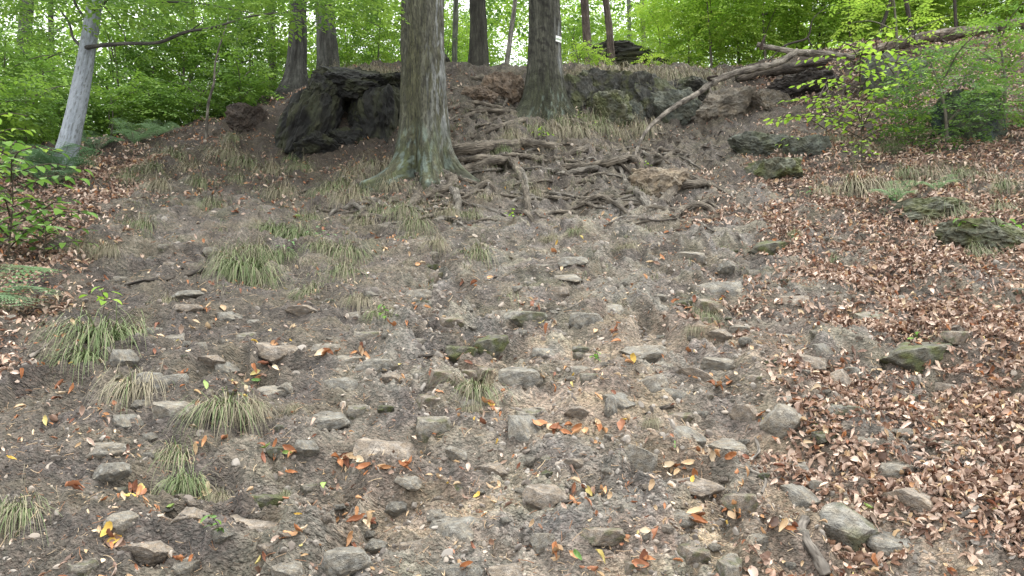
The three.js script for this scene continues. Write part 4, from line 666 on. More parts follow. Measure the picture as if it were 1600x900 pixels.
{ const r = rngOf(707), any = a => a[Math.floor(r() * a.length)];
  const clus = []; for (const [x, y, n, sp] of [[180, 850, 7, 16], [120, 775, 2, 8], [280, 885, 5, 14], [325, 700, 5, 30], [430, 712, 8, 26], [545, 725, 10, 30], [600, 735, 8, 18], [565, 820, 9, 24], [540, 850, 4, 18], [870, 675, 8, 16], [920, 775, 14, 24], [940, 680, 9, 26], [770, 642, 6, 14], [1000, 845, 6, 18], [1080, 820, 5, 16], [1150, 805, 4, 12], [1210, 830, 9, 22], [900, 878, 7, 24], [1010, 880, 4, 14], [1075, 740, 8, 20], [1120, 610, 8, 22], [1140, 720, 8, 24], [730, 895, 4, 14], [400, 590, 9, 24], [290, 580, 5, 22], [300, 520, 5, 20], [330, 470, 8, 30], [430, 550, 5, 18], [560, 560, 6, 20], [690, 600, 5, 18], [640, 480, 6, 20], [850, 600, 5, 20], [990, 570, 3, 10], [1080, 550, 5, 16], [960, 530, 6, 22], [820, 480, 6, 20], [860, 515, 6, 18], [720, 560, 5, 16], [620, 515, 5, 16], [200, 770, 4, 14], [215, 780, 3, 10], [20, 640, 5, 16], [90, 620, 6, 20], [75, 665, 3, 12], [510, 555, 4, 16], [990, 450, 6, 20], [1060, 480, 6, 24], [1020, 415, 5, 20], [660, 415, 5, 18], [880, 385, 6, 24], [730, 445, 6, 24], [330, 300, 6, 20], [370, 335, 8, 30], [560, 365, 8, 24], [600, 390, 5, 18], [860, 345, 6, 26], [960, 345, 6, 20], [460, 345, 5, 24], [320, 770, 3, 10], [450, 750, 2, 8], [1270, 680, 6, 20], [1190, 655, 5, 18], [470, 835, 3, 12], [640, 735, 4, 10], [410, 880, 2, 10]]) clus.push([x, y, n, sp]);
  for (const [x, y, n, sp] of clus) for (let i = 0; i < n * 0.8; i++) { const a = r() * 6.28, q = r() * sp * 1.7, p = hit(x + Math.cos(a) * q, y + Math.sin(a) * q * 0.45); const t = r(); dropLeaf(p.x, p.z, 0.05 + 0.03 * r(), t < 0.62 ? any(C_ORANGE) : t < 0.82 ? any(C_TAN) : t < 0.92 ? any(C_BROWN) : t < 0.97 ? any(C_YEL) : any(C_GRN), r, 0.01); }
  for (const [x, y] of [[510, 767], [1055, 702], [320, 608], [905, 882], [1358, 802], [265, 800], [345, 838], [1075, 818], [412, 712], [450, 715]]) { const p = hit(x, y); dropLeaf(p.x, p.z, 0.06, any(C_GRN), r, 0.012); }
  let k = 0; while (k < 9000) { const d = 2.7 * Math.pow(5.2, r()), x = (r() * 2 - 1) * (0.7 * d + 0.3); k++; if (n2(x * 1.1 + 6, -d * 1.1) + 0.4 * n2(x * 3, -d * 3) < r() * 1.1 - 0.35) continue; const t = r(); dropLeaf(x, -d, 0.02 + 0.04 * r() * r() + 0.0012 * d, t < 0.3 ? any(C_ORANGE) : t < 0.6 ? any(C_TAN) : t < 0.97 ? any(C_BROWN) : any(C_YEL), r, 0.008); }
  k = 0; while (k < 9000) { k++; const d = 8.8 + 6 * r(), x = -0.7 - 8 * r(); if (n2(x * 1.2, -d * 1.2 + 5) < r() - 0.6) continue; dropLeaf(x, -d, 0.03 + 0.04 * r(), r() < 0.8 ? any(C_BROWN.slice(0, 6)) : any(C_ORANGE), r, 0.012 * r()); }
  k = 0; while (k < 3500) { k++; const d = 12 + 6 * r(), x = 1 + 10 * r(); dropLeaf(x, -d, 0.04 + 0.03 * r(), any(C_BROWN), r, 0.01); }
  k = 0; let got = 0; while (got < 85000 && k < 1300000) { k++; const d = 2.5 * Math.pow(5.8, r()), x = (r() * 2 - 1) * (0.78 * d + 0.6), L = litter(x, -d); if (r() * 0.75 > L - 0.08) continue; if (d > 6 && r() > 0.9) continue; got++; const t = r(); dropLeaf(x, -d, (0.018 + 0.036 * r()) * (1 + 0.035 * d), t < 0.9 ? any(C_BROWN) : t < 0.97 ? any(C_TAN) : any(C_ORANGE), r, r() * 0.055 * L); }
  k = 0; got = 0; while (got < 30000 && k < 500000) { k++; const d = 2.5 * Math.pow(5.4, r()), x = (r() * 2 - 1) * (0.76 * d + 0.5), L = litter(x, -d); if (r() * 0.6 > L + 0.02) continue; got++; dropLeaf(x, -d, (0.008 + 0.02 * r()) * (1 + 0.05 * d), r() < 0.7 ? any(C_BROWN.slice(3, 9)) : any(C_BROWN), r, r() * 0.02 * L); }
  leavesAll.sort((a, b) => (b.inF ? b.px : 0) - (a.inF ? a.px : 0));
  const mats = new Map(), matOf = c => { const key = c.map(v => v.toFixed(4)).join(); if (!mats.has(key)) mats.set(key, std({ color: rgb(...c), side: THREE.DoubleSide, roughness: 0.62 })); return mats.get(key); };
  const mtx = (l, m) => { const n = normalAt(l.x, l.z), y = height(l.x, l.z) + 0.004 + l.lift; Q.setFromUnitVectors(V(0, 1, 0), n); Q.multiply(new THREE.Quaternion().setFromEuler(E.set(l.tp, l.yaw, l.tr, 'YXZ'))); return m.compose(V(l.x, y, l.z), Q, V(l.size * l.w, l.size * (0.6 + 0.5 * l.w), l.size)); };
  const kindOf = c => C_GRN.includes(c) ? ['green fallen leaf lying on the bare soil', 'green fallen leaves'] : C_YEL.includes(c) ? ['yellow fallen leaf lying on the slope', 'yellow fallen leaves'] : C_ORANGE.includes(c) ? ['curled orange brown fallen beech leaf on the slope', 'orange fallen leaves'] : C_TAN.includes(c) ? ['pale tan fallen beech leaf on the slope', 'tan fallen leaves'] : ['dull brown fallen beech leaf on the slope', 'brown fallen leaves'];
  leavesAll.slice(0, 300).forEach(l => { const o = new THREE.Mesh(dryLeaf[l.v], matOf(l.c)); o.name = numbered('fallen_leaf'); mtx(l, M4); M4.decompose(o.position, o.quaternion, o.scale); scene.add(o); const [a, g] = kindOf(l.c); tag(o, a, 'leaf', g); });
  const holder = new THREE.Group(); holder.name = 'leaf_litter'; tag(holder, 'thick drifts of dry brown beech leaves at the right and left', 'leaf litter', null, 'stuff'); scene.add(holder);
  const rest = leavesAll.slice(300), cl = new THREE.Color();
  for (let v = 0; v < 10; v++) { const L = rest.filter(l => l.v === v), o = new THREE.InstancedMesh(dryLeaf[v], litterMat, L.length); o.name = 'dry_leaves'; L.forEach((l, i) => { o.setMatrixAt(i, mtx(l, M4)); const q = 0.85 + 0.3 * r(); o.setColorAt(i, cl.setRGB(l.c[0] * q, l.c[1] * q, l.c[2] * q)); }); holder.add(o); }
  // crumbs of twig, needle and husk
  const bits = new THREE.Group(); bits.name = 'forest_debris'; tag(bits, 'fine litter of twig bits and husks on the soil', 'debris', null, 'stuff'); scene.add(bits);
  const tw = new THREE.CylinderGeometry(0.5, 0.35, 1, 5, 2); { const p = tw.attributes.position; for (let i = 0; i < p.count; i++) if (Math.abs(p.getY(i)) < 0.1) p.setX(i, p.getX(i) + 1.2); } tw.rotateX(Math.PI / 2);
  const N = 26000, o = new THREE.InstancedMesh(tw, pebbleMat, N), T = [lin(150, 128, 104), lin(96, 82, 70), lin(70, 60, 52), lin(176, 156, 128), lin(130, 96, 72)]; o.name = 'twig_bits';
  for (let i = 0; i < N; i++) { const d = 2.5 * Math.pow(5, r()), x = (r() * 2 - 1) * (0.72 * d + 0.4), n = normalAt(x, -d), l = (0.012 + 0.06 * r() ** 3) * (0.7 + 0.09 * d), w = 0.0012 + 0.0022 * r() + 0.0002 * d; Q.setFromUnitVectors(V(0, 1, 0), n).multiply(new THREE.Quaternion().setFromEuler(E.set((r() - 0.5) * 0.5, r() * 6.283, 0, 'YXZ'))); o.setMatrixAt(i, M4.compose(V(x, height(x, -d) + 0.004, -d), Q, V(w, w, l))); const t = T[Math.floor(r() * 5)]; o.setColorAt(i, cl.setRGB(...t)); }
  bits.add(o);
}

// ------------------------------------------------------------------ grass
const STRAW = lin(150, 142, 116), DEADG = lin(112, 104, 90), GRN = lin(78, 100, 56), GRN2 = lin(104, 120, 74);
function tuftGeo(seed, green, blades, wide, len, droop) {             // blades root in a short line and bend over downhill (+z)
  const r = rngOf(seed), pos = [], col = [], idx = [];
  for (let i = 0; i < blades; i++) {
    const a = r() * 6.283, q = Math.sqrt(r()), bx = Math.cos(a) * q * wide * 0.34, bz = Math.sin(a) * q * wide * 0.2, L = len * (r() < 0.35 ? 0.2 + 0.3 * r() : 0.4 + 0.8 * r()), w = 0.0017 + 0.0016 * r();
    const dx = bx / wide * 2.6 + (r() - 0.5) * 0.9, dz = 0.45 + 0.8 * r() - (r() < 0.2 ? 1.0 : 0), up = 0.1 + 0.75 * r() * (0.4 + r()), sway = (r() - 0.5) * 0.5, dr = droop * (0.5 + 0.9 * r()), gq = r(), base = gq < green ? mix3(GRN, GRN2, r()) : mix3(STRAW, DEADG, r()), tip = mix3(base, STRAW, 0.5 * r()), S = 6, v0 = pos.length / 3;
    let x = bx, y = -0.02, z = bz, vy = up, vx = dx * 0.5, vz = dz * 0.5;
    for (let k = 0; k <= S; k++) { const t = k / S, ww = w * (1 - 0.85 * t), m = Math.hypot(vx, vz) || 1, sx = vz / m, sz = -vx / m; pos.push(x - sx * ww, y, z - sz * ww, x + sx * ww, y, z + sz * ww); const c = mix3(base, tip, t); col.push(...c, ...c); const n = Math.hypot(vx, vy, vz), st = L / S; x += vx / n * st; y += vy / n * st; z += vz / n * st; vy -= dr * 0.36; vx += sway * 0.3; }
    for (let k = 0; k < S; k++) { const b = v0 + k * 2; idx.push(b, b + 1, b + 2, b + 1, b + 3, b + 2); }
  }
  const g = new THREE.BufferGeometry(); g.setAttribute('position', new THREE.Float32BufferAttribute(pos, 3)); g.setAttribute('color', new THREE.Float32BufferAttribute(col, 3)); g.setIndex(idx); g.computeVertexNormals(); return g;
}
const tufts = {}; for (const [k, gr] of [['green', 0.85], ['mixed', 0.5], ['straw', 0.12]]) tufts[k] = [0, 1, 2].map(i => tuftGeo(1200 + i * 7 + gr * 100, gr, 330 + 60 * i, 0.26 + 0.06 * i, 0.36 + 0.05 * i, 1.05 + 0.12 * i));
function tuft(px, py, w, kind, label, group, { s = 1, yaw = 0, v } = {}) {
  const p = hit(px, py), m = w * mpp(p) / 0.48, o = new THREE.Mesh(tufts[kind][v === undefined ? Math.floor(rnd(3)) : v], grassMat); o.name = numbered('grass_tuft'); o.position.copy(p); o.scale.set(m * rnd(0.85, 1.15), m * s * rnd(0.8, 1.15), m * rnd(0.85, 1.2)); o.rotation.y = yaw + rnd(-0.25, 0.25); scene.add(o); return tag(o, label, 'grass tuft', group);
}
tuft(150, 528, 130, 'green', 'tall lush green grass tuft at the left under the fern frond', null, { s: 1.15 });
tuft(128, 560, 110, 'green', 'green grass tuft below the tall lush one at the left', null);
tuft(205, 520, 80, 'mixed', 'grey green grass tuft right beside the tall lush one', null);
tuft(220, 600, 105, 'straw', 'dry grass tuft hanging over the bank below the tall lush one', null);
tuft(350, 638, 120, 'mixed', 'wide grass fringe draped over a soil bank at left middle', null);
tuft(390, 636, 80, 'straw', 'straw coloured end of the grass fringe at left middle', null);
tuft(462, 638, 40, 'straw', 'few dry blades at the right end of the grass fringe', null);
tuft(275, 712, 100, 'mixed', 'green and straw tuft in the lower left, the upper one', null, { s: 1.2 });
tuft(290, 752, 95, 'green', 'green tuft hanging down in the lower left, the lower one', null, { s: 1.2 });
tuft(345, 778, 60, 'straw', 'dry hanging tuft right of the lower left green tuft', null, { s: 1.3 });
tuft(25, 798, 110, 'mixed', 'grass tuft in the bottom left corner', null);
tuft(445, 772, 34, 'mixed', 'tiny grass sprig in the lower left soil', null);
tuft(740, 610, 90, 'mixed', 'grass tuft hanging straw blades over a bank just left of centre', null, { s: 1.2 });
tuft(760, 612, 70, 'straw', 'straw blades at the right of the hanging centre tuft', null, { s: 1.25 });
tuft(745, 396, 80, 'mixed', 'round grass tuft in the upper middle below the roots', null);
tuft(1018, 660, 40, 'straw', 'small straw grass sprig under the short dark stick', null);
tuft(1100, 496, 52, 'mixed', 'dry tuft with green leaf at the edge of the leaf drift', null, { s: 1.3 });
tuft(218, 352, 72, 'mixed', 'grass tuft beside the left leaf drift', null);
tuft(1338, 292, 90, 'straw', 'wide grey hanging tuft in the right leaf drift', null, { s: 1.2 });
tuft(1378, 296, 80, 'straw', 'grey hanging tuft right next to the wide one in the leaf drift', null, { s: 1.2 });
tuft(1290, 300, 50, 'straw', 'small grey tuft left of the wide hanging one', null);
tuft(1240, 368, 34, 'green', 'small green tuft beside the dark arched stone', null, { s: 1.4 });
tuft(1305, 405, 30, 'mixed', 'small tuft in the middle of the leaf drift', null, { s: 1.3 });
tuft(985, 208, 60, 'straw', 'straw tuft left of the pale branch foot', null, { s: 1.2 });
tuft(1008, 206, 60, 'straw', 'straw tuft right of the pale branch foot', null, { s: 1.2 });
for (const [x, y, w, k] of [[430, 362, 80, 'green'], [465, 372, 80, 'green'], [500, 385, 70, 'mixed'], [540, 395, 70, 'mixed'], [395, 390, 70, 'mixed'], [360, 400, 60, 'mixed'], [380, 420, 90, 'green'], [410, 440, 70, 'mixed'], [350, 425, 60, 'green'], [540, 428, 80, 'mixed'], [490, 458, 70, 'mixed'], [595, 488, 60, 'mixed'], [440, 400, 60, 'green']]) tuft(x, y, w, k, 'grass tuft on the grassy hummock left of centre', 'tufts of the grassy hummock');
for (const [x, y, w, k] of [[530, 290, 70, 'mixed'], [555, 275, 70, 'straw'], [590, 262, 70, 'straw'], [545, 310, 70, 'straw'], [610, 290, 60, 'straw'], [590, 335, 80, 'mixed'], [560, 300, 60, 'mixed'], [630, 330, 60, 'mixed'], [660, 330, 50, 'straw'], [575, 350, 60, 'straw'], [480, 342, 60, 'mixed'], [620, 268, 50, 'straw'], [510, 300, 60, 'mixed'], [650, 350, 60, 'mixed'], [700, 335, 50, 'straw'], [735, 335, 50, 'mixed']]) tuft(x, y, w, k, 'dry grass tuft among the roots of the big beech', 'tufts at the foot of the big beech');
for (const [x, y, w, k] of [[830, 205, 60, 'mixed'], [860, 208, 60, 'straw'], [900, 205, 60, 'straw'], [935, 202, 60, 'mixed'], [965, 212, 60, 'straw'], [800, 215, 50, 'straw'], [880, 195, 60, 'mixed'], [920, 188, 50, 'mixed'], [760, 245, 40, 'mixed'], [785, 235, 40, 'green'], [1000, 300, 40, 'straw'], [830, 300, 40, 'straw'], [760, 310, 40, 'straw']]) tuft(x, y, w, k, 'dry grass tuft on rooty ground below the marked beech', 'tufts below the marked beech');
for (const [x, y, w, k] of [[900, 118, 50, 'straw'], [930, 116, 60, 'straw'], [960, 114, 60, 'straw'], [990, 116, 60, 'straw'], [1020, 118, 60, 'straw'], [1050, 120, 60, 'straw'], [1080, 122, 60, 'straw'], [1110, 124, 60, 'straw'], [945, 128, 60, 'straw'], [1005, 130, 60, 'straw'], [1060, 132, 60, 'straw'], [1110, 140, 40, 'straw'], [915, 130, 50, 'mixed']]) tuft(x, y, w, k, 'dry straw tuft on top of the mossy ledge', 'tufts on top of the ledge');
for (const [x, y, w, k] of [[520, 113, 50, 'straw'], [550, 110, 50, 'straw'], [580, 110, 50, 'straw'], [610, 112, 50, 'straw'], [565, 118, 50, 'straw'], [600, 120, 50, 'mixed'], [505, 120, 30, 'straw']]) tuft(x, y + 4, w, k, 'dry tuft growing on top of the hollow rock', 'tufts on top of the hollow rock');
for (const [x, y, w, k] of [[270, 245, 60, 'mixed'], [240, 262, 60, 'mixed'], [300, 262, 60, 'straw'], [350, 240, 60, 'straw'], [380, 255, 60, 'mixed'], [250, 290, 70, 'straw'], [310, 285, 60, 'mixed'], [420, 270, 60, 'straw'], [370, 280, 50, 'mixed'], [200, 278, 60, 'mixed'], [440, 300, 60, 'straw'], [330, 320, 60, 'mixed'], [365, 215, 40, 'mixed'], [470, 262, 50, 'mixed'], [455, 252, 40, 'green']]) tuft(x, y, w, k, 'low dry grass tuft on the dark upper left slope', 'tufts on the dark left slope');
for (const [x, y, w, k] of [[1420, 270, 60, 'mixed'], [1460, 275, 70, 'straw'], [1500, 272, 70, 'mixed'], [1535, 280, 70, 'straw'], [1570, 290, 60, 'mixed'], [1490, 330, 60, 'mixed'], [1450, 350, 60, 'straw'], [1350, 235, 60, 'mixed'], [1395, 225, 60, 'mixed'], [1310, 222, 50, 'mixed'], [1530, 395, 60, 'mixed'], [1220, 275, 40, 'mixed'], [1570, 330, 60, 'mixed']]) tuft(x, y, w, k, 'low grass tuft among leaves on the right hand bank', 'tufts on the right hand bank');
for (const [x, y, w, k] of [[130, 385, 60, 'straw'], [170, 390, 50, 'straw'], [860, 372, 40, 'straw'], [980, 385, 40, 'straw'], [560, 470, 50, 'straw'], [680, 380, 50, 'straw'], [1085, 515, 36, 'straw'], [900, 360, 40, 'mixed'], [640, 372, 44, 'mixed'], [260, 470, 50, 'straw'], [735, 640, 36, 'straw']]) tuft(x, y, w, k, 'sparse dry grass tuft on the open bare slope', 'sparse tufts of the open slope');

{ // thin dry grass between the tufts
  const r = rngOf(5151), wisps = [0, 1, 2].map(i => tuftGeo(2000 + i, 0.3, 26, 0.3, 0.26, 1.1)), holder = new THREE.Group(); holder.name = 'dry_grass'; tag(holder, 'thin dry grass scattered over the upper slope', 'grass', null, 'stuff'); scene.add(holder);
  const areas = [[340, 345, 560, 460, 46], [480, 255, 720, 360, 90], [760, 185, 1020, 300, 90], [890, 108, 1120, 150, 150], [200, 225, 460, 330, 90], [1220, 210, 1600, 360, 90], [500, 108, 625, 122, 90], [700, 150, 820, 220, 40], [600, 350, 1150, 480, 26]], spots = [];
  for (const [x0, y0, x1, y1, n] of areas) for (let i = 0; i < n; i++) spots.push(hit(mix(x0, x1, r()), mix(y0, y1, r())));
  wisps.forEach((g, w) => { const L = spots.filter((_, i) => i % 3 === w), o = new THREE.InstancedMesh(g, grassMat, L.length); o.name = 'grass_wisps'; L.forEach((p, i) => { const s = 0.4 + 0.45 * r(); Q.setFromEuler(E.set(0, (r() - 0.5) * 2.2, 0)); o.setMatrixAt(i, M4.compose(p, Q, V(s, s, s))); }); holder.add(o); });
}

// ------------------------------------------------------------------ leafy plants close enough to pick out their leaves
const plantLeaf = [leafGeo(1, 0.66, -0.4, 0.22, 4), leafGeo(1, 0.6, -0.7, 0.32, 4), leafGeo(1, 0.7, 0.15, 0.15, 4)];
const leafMats = { bright: [[0.30, 0.50, 0.05], [0.36, 0.54, 0.07], [0.25, 0.43, 0.05]], green: [[0.16, 0.32, 0.05], [0.2, 0.37, 0.06], [0.13, 0.26, 0.05]], yellow: [[0.6, 0.55, 0.06]], cool: [[0.18, 0.33, 0.13], [0.22, 0.40, 0.16]] };
for (const k in leafMats) leafMats[k] = leafMats[k].map(c => leafMat(rgb(...c), 0.5));
function leafy(name, base, runs, leaf, tone, label, cat, seed, { stem = 0.008, group, gap = 0.07 } = {}) {   // runs: polylines of the twigs in local metres; leaves sit alternately along them
  const r = rngOf(seed), g = thing(name, base, label, cat, group), bc = () => lin(92, 84, 68);
  for (const [pts, from] of runs) {
    const cv = new THREE.CatmullRomCurve3(pts), L = cv.getLength(); const tw = part('twig', tube(pts, [stem, stem * 0.4], { seg: Math.max(8, pts.length * 6), rad: 5, rough: 0.1, color: bc }), barkMat, g);
    const n = Math.floor(L * (1 - from) / gap);
    for (let i = 0; i <= n; i++) { const t = Math.min(1, from + (1 - from) * i / Math.max(1, n)), p = cv.getPointAt(t), tan = cv.getTangentAt(t), side = i % 2 ? 1 : -1, yaw = Math.atan2(tan.x, tan.z) + (i === n ? 0 : side * (0.9 + 0.4 * r())); const o = part('leaf', plantLeaf[Math.floor(r() * 3)], leafMats[tone][Math.floor(r() * leafMats[tone].length)], tw); o.position.copy(p); o.rotation.set(0.15 + 0.5 * (r() - 0.35), yaw, (r() - 0.5) * 0.6, 'YXZ'); o.scale.setScalar(leaf * (0.7 + 0.5 * r())); }
  }
  return g;
}
function fan(seed, n, h, spread, { y0 = 0.25, rise = 0.2, dz = 0.6 } = {}) { const r = rngOf(seed), out = [[[V(0, -0.05, 0), V(0.02, h * 0.5, 0), V(0, h, 0.03)], 0.7]]; for (let i = 0; i < n; i++) { const t = y0 + (1 - y0) * (i + 0.5) / n, a = i * 2.4 + r(), l = spread * (0.6 + 0.6 * r()) * (1.15 - 0.6 * t), y = h * t; out.push([[V(0, y, 0), V(Math.cos(a) * l * 0.5, y + rise * l, Math.sin(a) * l * 0.5 * dz), V(Math.cos(a) * l, y + rise * l * 0.8, Math.sin(a) * l * dz)], 0.15]); } return out; }
leafy('beech_sapling', hit(1346, 236), fan(1, 32, 1.45, 1.0, { y0: 0.08 }), 0.1, 'bright', 'bright green beech sapling with open leafy sprays right of the dark log', 'sapling', 801, { gap: 0.065 });
leafy('beech_sapling', hit(1420, 215), fan(31, 22, 1.2, 0.8, { y0: 0.15 }), 0.09, 'bright', 'second bright green sapling between the beech sapling and the dense bush', 'sapling', 831, { gap: 0.07 });
leafy('beech_sapling', hit(1290, 225), fan(32, 12, 0.7, 0.6, { y0: 0.2 }), 0.09, 'bright', 'low leafy sapling just left of the bright beech sapling', 'sapling', 832, { gap: 0.07 });
leafy('beech_sapling', hit(1238, 246), fan(2, 5, 0.28, 0.28, { y0: 0.2 }), 0.075, 'bright', 'low bright seedling in front of the mossy square cut block', 'sapling', 802, { gap: 0.06, stem: 0.005 });
leafy('beech_sapling', hit(1345, 258), fan(3, 6, 0.3, 0.3, { y0: 0.25 }), 0.07, 'bright', 'low bright seedling below the beech sapling on the leaf drift', 'sapling', 803, { gap: 0.06, stem: 0.005 });
leafy('seedling', hit(1532, 388), [[[V(0, -0.03, 0), V(0.06, 0.1, 0), V(0.16, 0.18, 0), V(0.26, 0.26, 0)], 0.6], [[V(0.06, 0.1, 0), V(-0.08, 0.2, 0.05), V(-0.2, 0.26, 0.05)], 0.3], [[V(0.2, 0.22, 0), V(0.3, 0.2, 0.1), V(0.36, 0.22, 0.1)], 0.2], [[V(0.16, 0.18, 0), V(0.1, 0.28, 0.04), V(0.0, 0.32, 0.05)], 0.3]], 0.075, 'green', 'crooked dark seedling with few leaves near the right edge', 'seedling', 804, { gap: 0.055, stem: 0.007 });
leafy('shrub', hit(12, 404), fan(5, 26, 1.0, 0.72, { y0: 0.06, dz: 0.8 }), 0.1, 'green', 'leafy green shrub at the left edge beside the leaf drift', 'shrub', 805, { gap: 0.06 });
leafy('shrub', hit(-30, 345), fan(6, 20, 1.05, 0.7, { y0: 0.1 }), 0.09, 'bright', 'yellow green shrub cut by the left edge', 'shrub', 806, { gap: 0.08 });
leafy('shrub', hit(66, 410), fan(15, 16, 0.55, 0.55, { y0: 0.12 }), 0.09, 'green', 'low leafy shrub just right of the left edge shrub', 'shrub', 816, { gap: 0.07 });
leafy('seedling', hit(158, 492), fan(7, 4, 0.2, 0.14, { y0: 0.4 }), 0.075, 'bright', 'bright green seedling above the tall lush tuft at the left', 'seedling', 807, { gap: 0.05, stem: 0.004 });
leafy('seedling', hit(847, 220), fan(8, 5, 0.2, 0.16), 0.075, 'bright', 'small bright green seedling below the marked beech', 'seedling', 808, { gap: 0.06, stem: 0.004 });
for (const [x, y, sd, sp, tn, lb] of [[598, 508, 9, 0.1, 'green', 'tiny dark green plant under a dry tuft on the middle slope'], [930, 566, 10, 0.06, 'green', 'single dark green sprout right of centre'], [332, 846, 11, 0.08, 'green', 'small green sprout below the lower left tufts'], [455, 400, 12, 0.12, 'cool', 'small round leaved plant on the grassy hummock'], [500, 378, 13, 0.12, 'cool', 'small pale leaved plant at the top of the grassy hummock'], [1430, 540, 14, 0.07, 'green', 'green sprout on the broad mossy stone'], [1265, 310, 16, 0.1, 'cool', 'small green plant left of the grey hanging tufts'], [1395, 320, 17, 0.12, 'cool', 'broad leaved green plant right of the grey hanging tufts'], [905, 190, 18, 0.12, 'bright', 'tiny yellow green seedling right of the marked beech'], [800, 345, 19, 0.1, 'bright', 'tiny bright seedling below the arched roots'], [1010, 265, 20, 0.08, 'bright', 'tiny bright sprout at the pale branch foot'], [930, 200, 21, 0.09, 'bright', 'second tiny seedling on the bank right of the marked beech']])
  leafy('seedling', hit(x, y), fan(sd + 40, 4, sp * 1.3, sp, { y0: 0.3 }), 0.045, tn, lb, 'seedling', 810 + sd, { gap: 0.045, stem: 0.003 });

// ferns
function fernGeo(seed, L, droop) { const r = rngOf(seed), gs = [], n = 17, pts = []; for (let i = 0; i <= 10; i++) { const t = i / 10; pts.push(V(0, L * (1.25 * t - droop * 1.2 * t * t), L * t * 0.75)); } const cv = new THREE.CatmullRomCurve3(pts); const st = tube(pts, [0.004, 0.0015], { seg: 14, rad: 4, rough: 0 }); st.deleteAttribute('color'); gs.push(st);
  for (let i = 2; i < n; i++) { const t = i / n, p = cv.getPointAt(t), tan = cv.getTangentAt(t), l = L * 0.42 * Math.sin(Math.PI * Math.pow(1 - t, 0.75) * 0.92 + 0.12); for (const s of [-1, 1]) for (let k = 0; k < 7; k++) { const u = (k + 0.6) / 7, ll = l * 0.17 * (1.1 - u); for (const q of [-1, 1]) { const g = xf(tinyLeaf, p.x + s * l * u, p.y + tan.y * 0.02 * u - 0.05 * l * u * u, p.z + l * u * 0.28, 0, s * (1.3 - q * 0.75), (r() - 0.5) * 0.4, ll + 0.006); gs.push(g); } } }
  return mergeGeometries(gs); }
const fernGeos = [fernGeo(1, 0.5, 0.55), fernGeo(2, 0.6, 0.75)], fernMat = leafMat(rgb(0.14, 0.25, 0.12), 0.45), fernMat2 = leafMat(rgb(0.22, 0.34, 0.17), 0.45);
function fern(px, py, n, s, label, mat = fernMat, seed = 1, group, spread = 6.283, yaw0 = 0) { const p = hit(px, py), g = thing('fern', p, label, 'fern', group), r = rngOf(seed + px); for (let i = 0; i < n; i++) { const o = part('frond', fernGeos[i % 2], mat, g); o.rotation.y = yaw0 + (i + r() * 0.6) / n * spread; o.rotation.x = -0.1 + 0.3 * r(); o.scale.setScalar(s * (0.8 + 0.4 * r())); } return g; }
fern(98, 276, 9, 1.0, 'blue green fern right at the foot of the pale leaning beech', fernMat, 1);
fern(60, 268, 8, 1.0, 'fern left of the foot of the pale leaning beech', fernMat, 2);
fern(20, 282, 8, 1.1, 'fern at the left edge below the undergrowth', fernMat, 3);
fern(75, 296, 7, 0.9, 'fern in front of the pale leaning beech', fernMat, 4);
fern(210, 225, 7, 0.9, 'pale fern right of the pale leaning beech on the slope edge', fernMat2, 5);
fern(245, 214, 6, 0.8, 'fern with spread fronds near the dead stick at the left crest', fernMat2, 6);
fern(150, 240, 7, 0.9, 'fern close behind the pale leaning beech', fernMat, 7);
fern(1400, 318, 5, 0.55, 'small fern on the mossy bank at the right', fernMat2, 8);
fern(1465, 300, 5, 0.5, 'small pale fern near the flat mossy stone at the right', fernMat2, 9);
{ const p = hit(20, 500), g = thing('fern_frond_plant', p, 'long arching fern frond reaching right over the left leaves', 'fern'); p.y; for (const [yw, s, x] of [[1.35, 1.15, -0.15], [1.6, 1.0, 0.12], [1.1, 0.9, 0.3]]) { const o = part('frond', fernGeos[1], fernMat2, g); o.rotation.set(x, yw, 0, 'YXZ'); o.position.set(-0.2, 0.02, 0); o.scale.setScalar(s); } }

// ------------------------------------------------------------------ undergrowth behind the crest
function bush(name, px, d, h, rx, n, tones, label, cat, group, { seed, y0 = 0.15, s = [0.7, 1.25], geo } = {}) {
  const p = ray(px, 200, d), b = V(p.x, macro(p.x, p.z) - 0.05, p.z), sd = seed || Math.floor(px * 3 + d * 101), r = rngOf(sd), g = thing(name, b, label, cat, group);
  const bc = () => lin(98, 92, 80); part('trunk', tube([V(0, -0.2, 0), V((r() - 0.5) * 0.2, h * 0.5, 0), V((r() - 0.5) * 0.4, h * 0.95, 0)], [0.02 + 0.006 * h, 0.008], { seg: 16, rad: 6, rough: 0.1, color: bc }), smoothBarkMat, g);
  for (let i = 0; i < 4; i++) { const y = h * (0.3 + 0.15 * i), a = r() * 6.28; part('limb', tube([V(0, y, 0), V(Math.cos(a) * rx * 0.4, y + 0.25, Math.sin(a) * rx * 0.4), V(Math.cos(a) * rx * 0.85, y + 0.35, Math.sin(a) * rx * 0.85)], [0.014, 0.004], { seg: 8, rad: 5, color: bc }), smoothBarkMat, g); }
  g.add(foliage('crown', geo || clumps[sd % 4], crownList(sd, n, 0, h * (0.5 + y0 * 0.5), 0, rx, h * (0.5 - y0 * 0.5) + 0.15, rx * 0.9, s[0], s[1], 0.1), tones, null, sd)); return g;
}
const gl = 'saplings of the left undergrowth', gc = 'saplings behind the middle crest', gr = 'saplings behind the right crest';
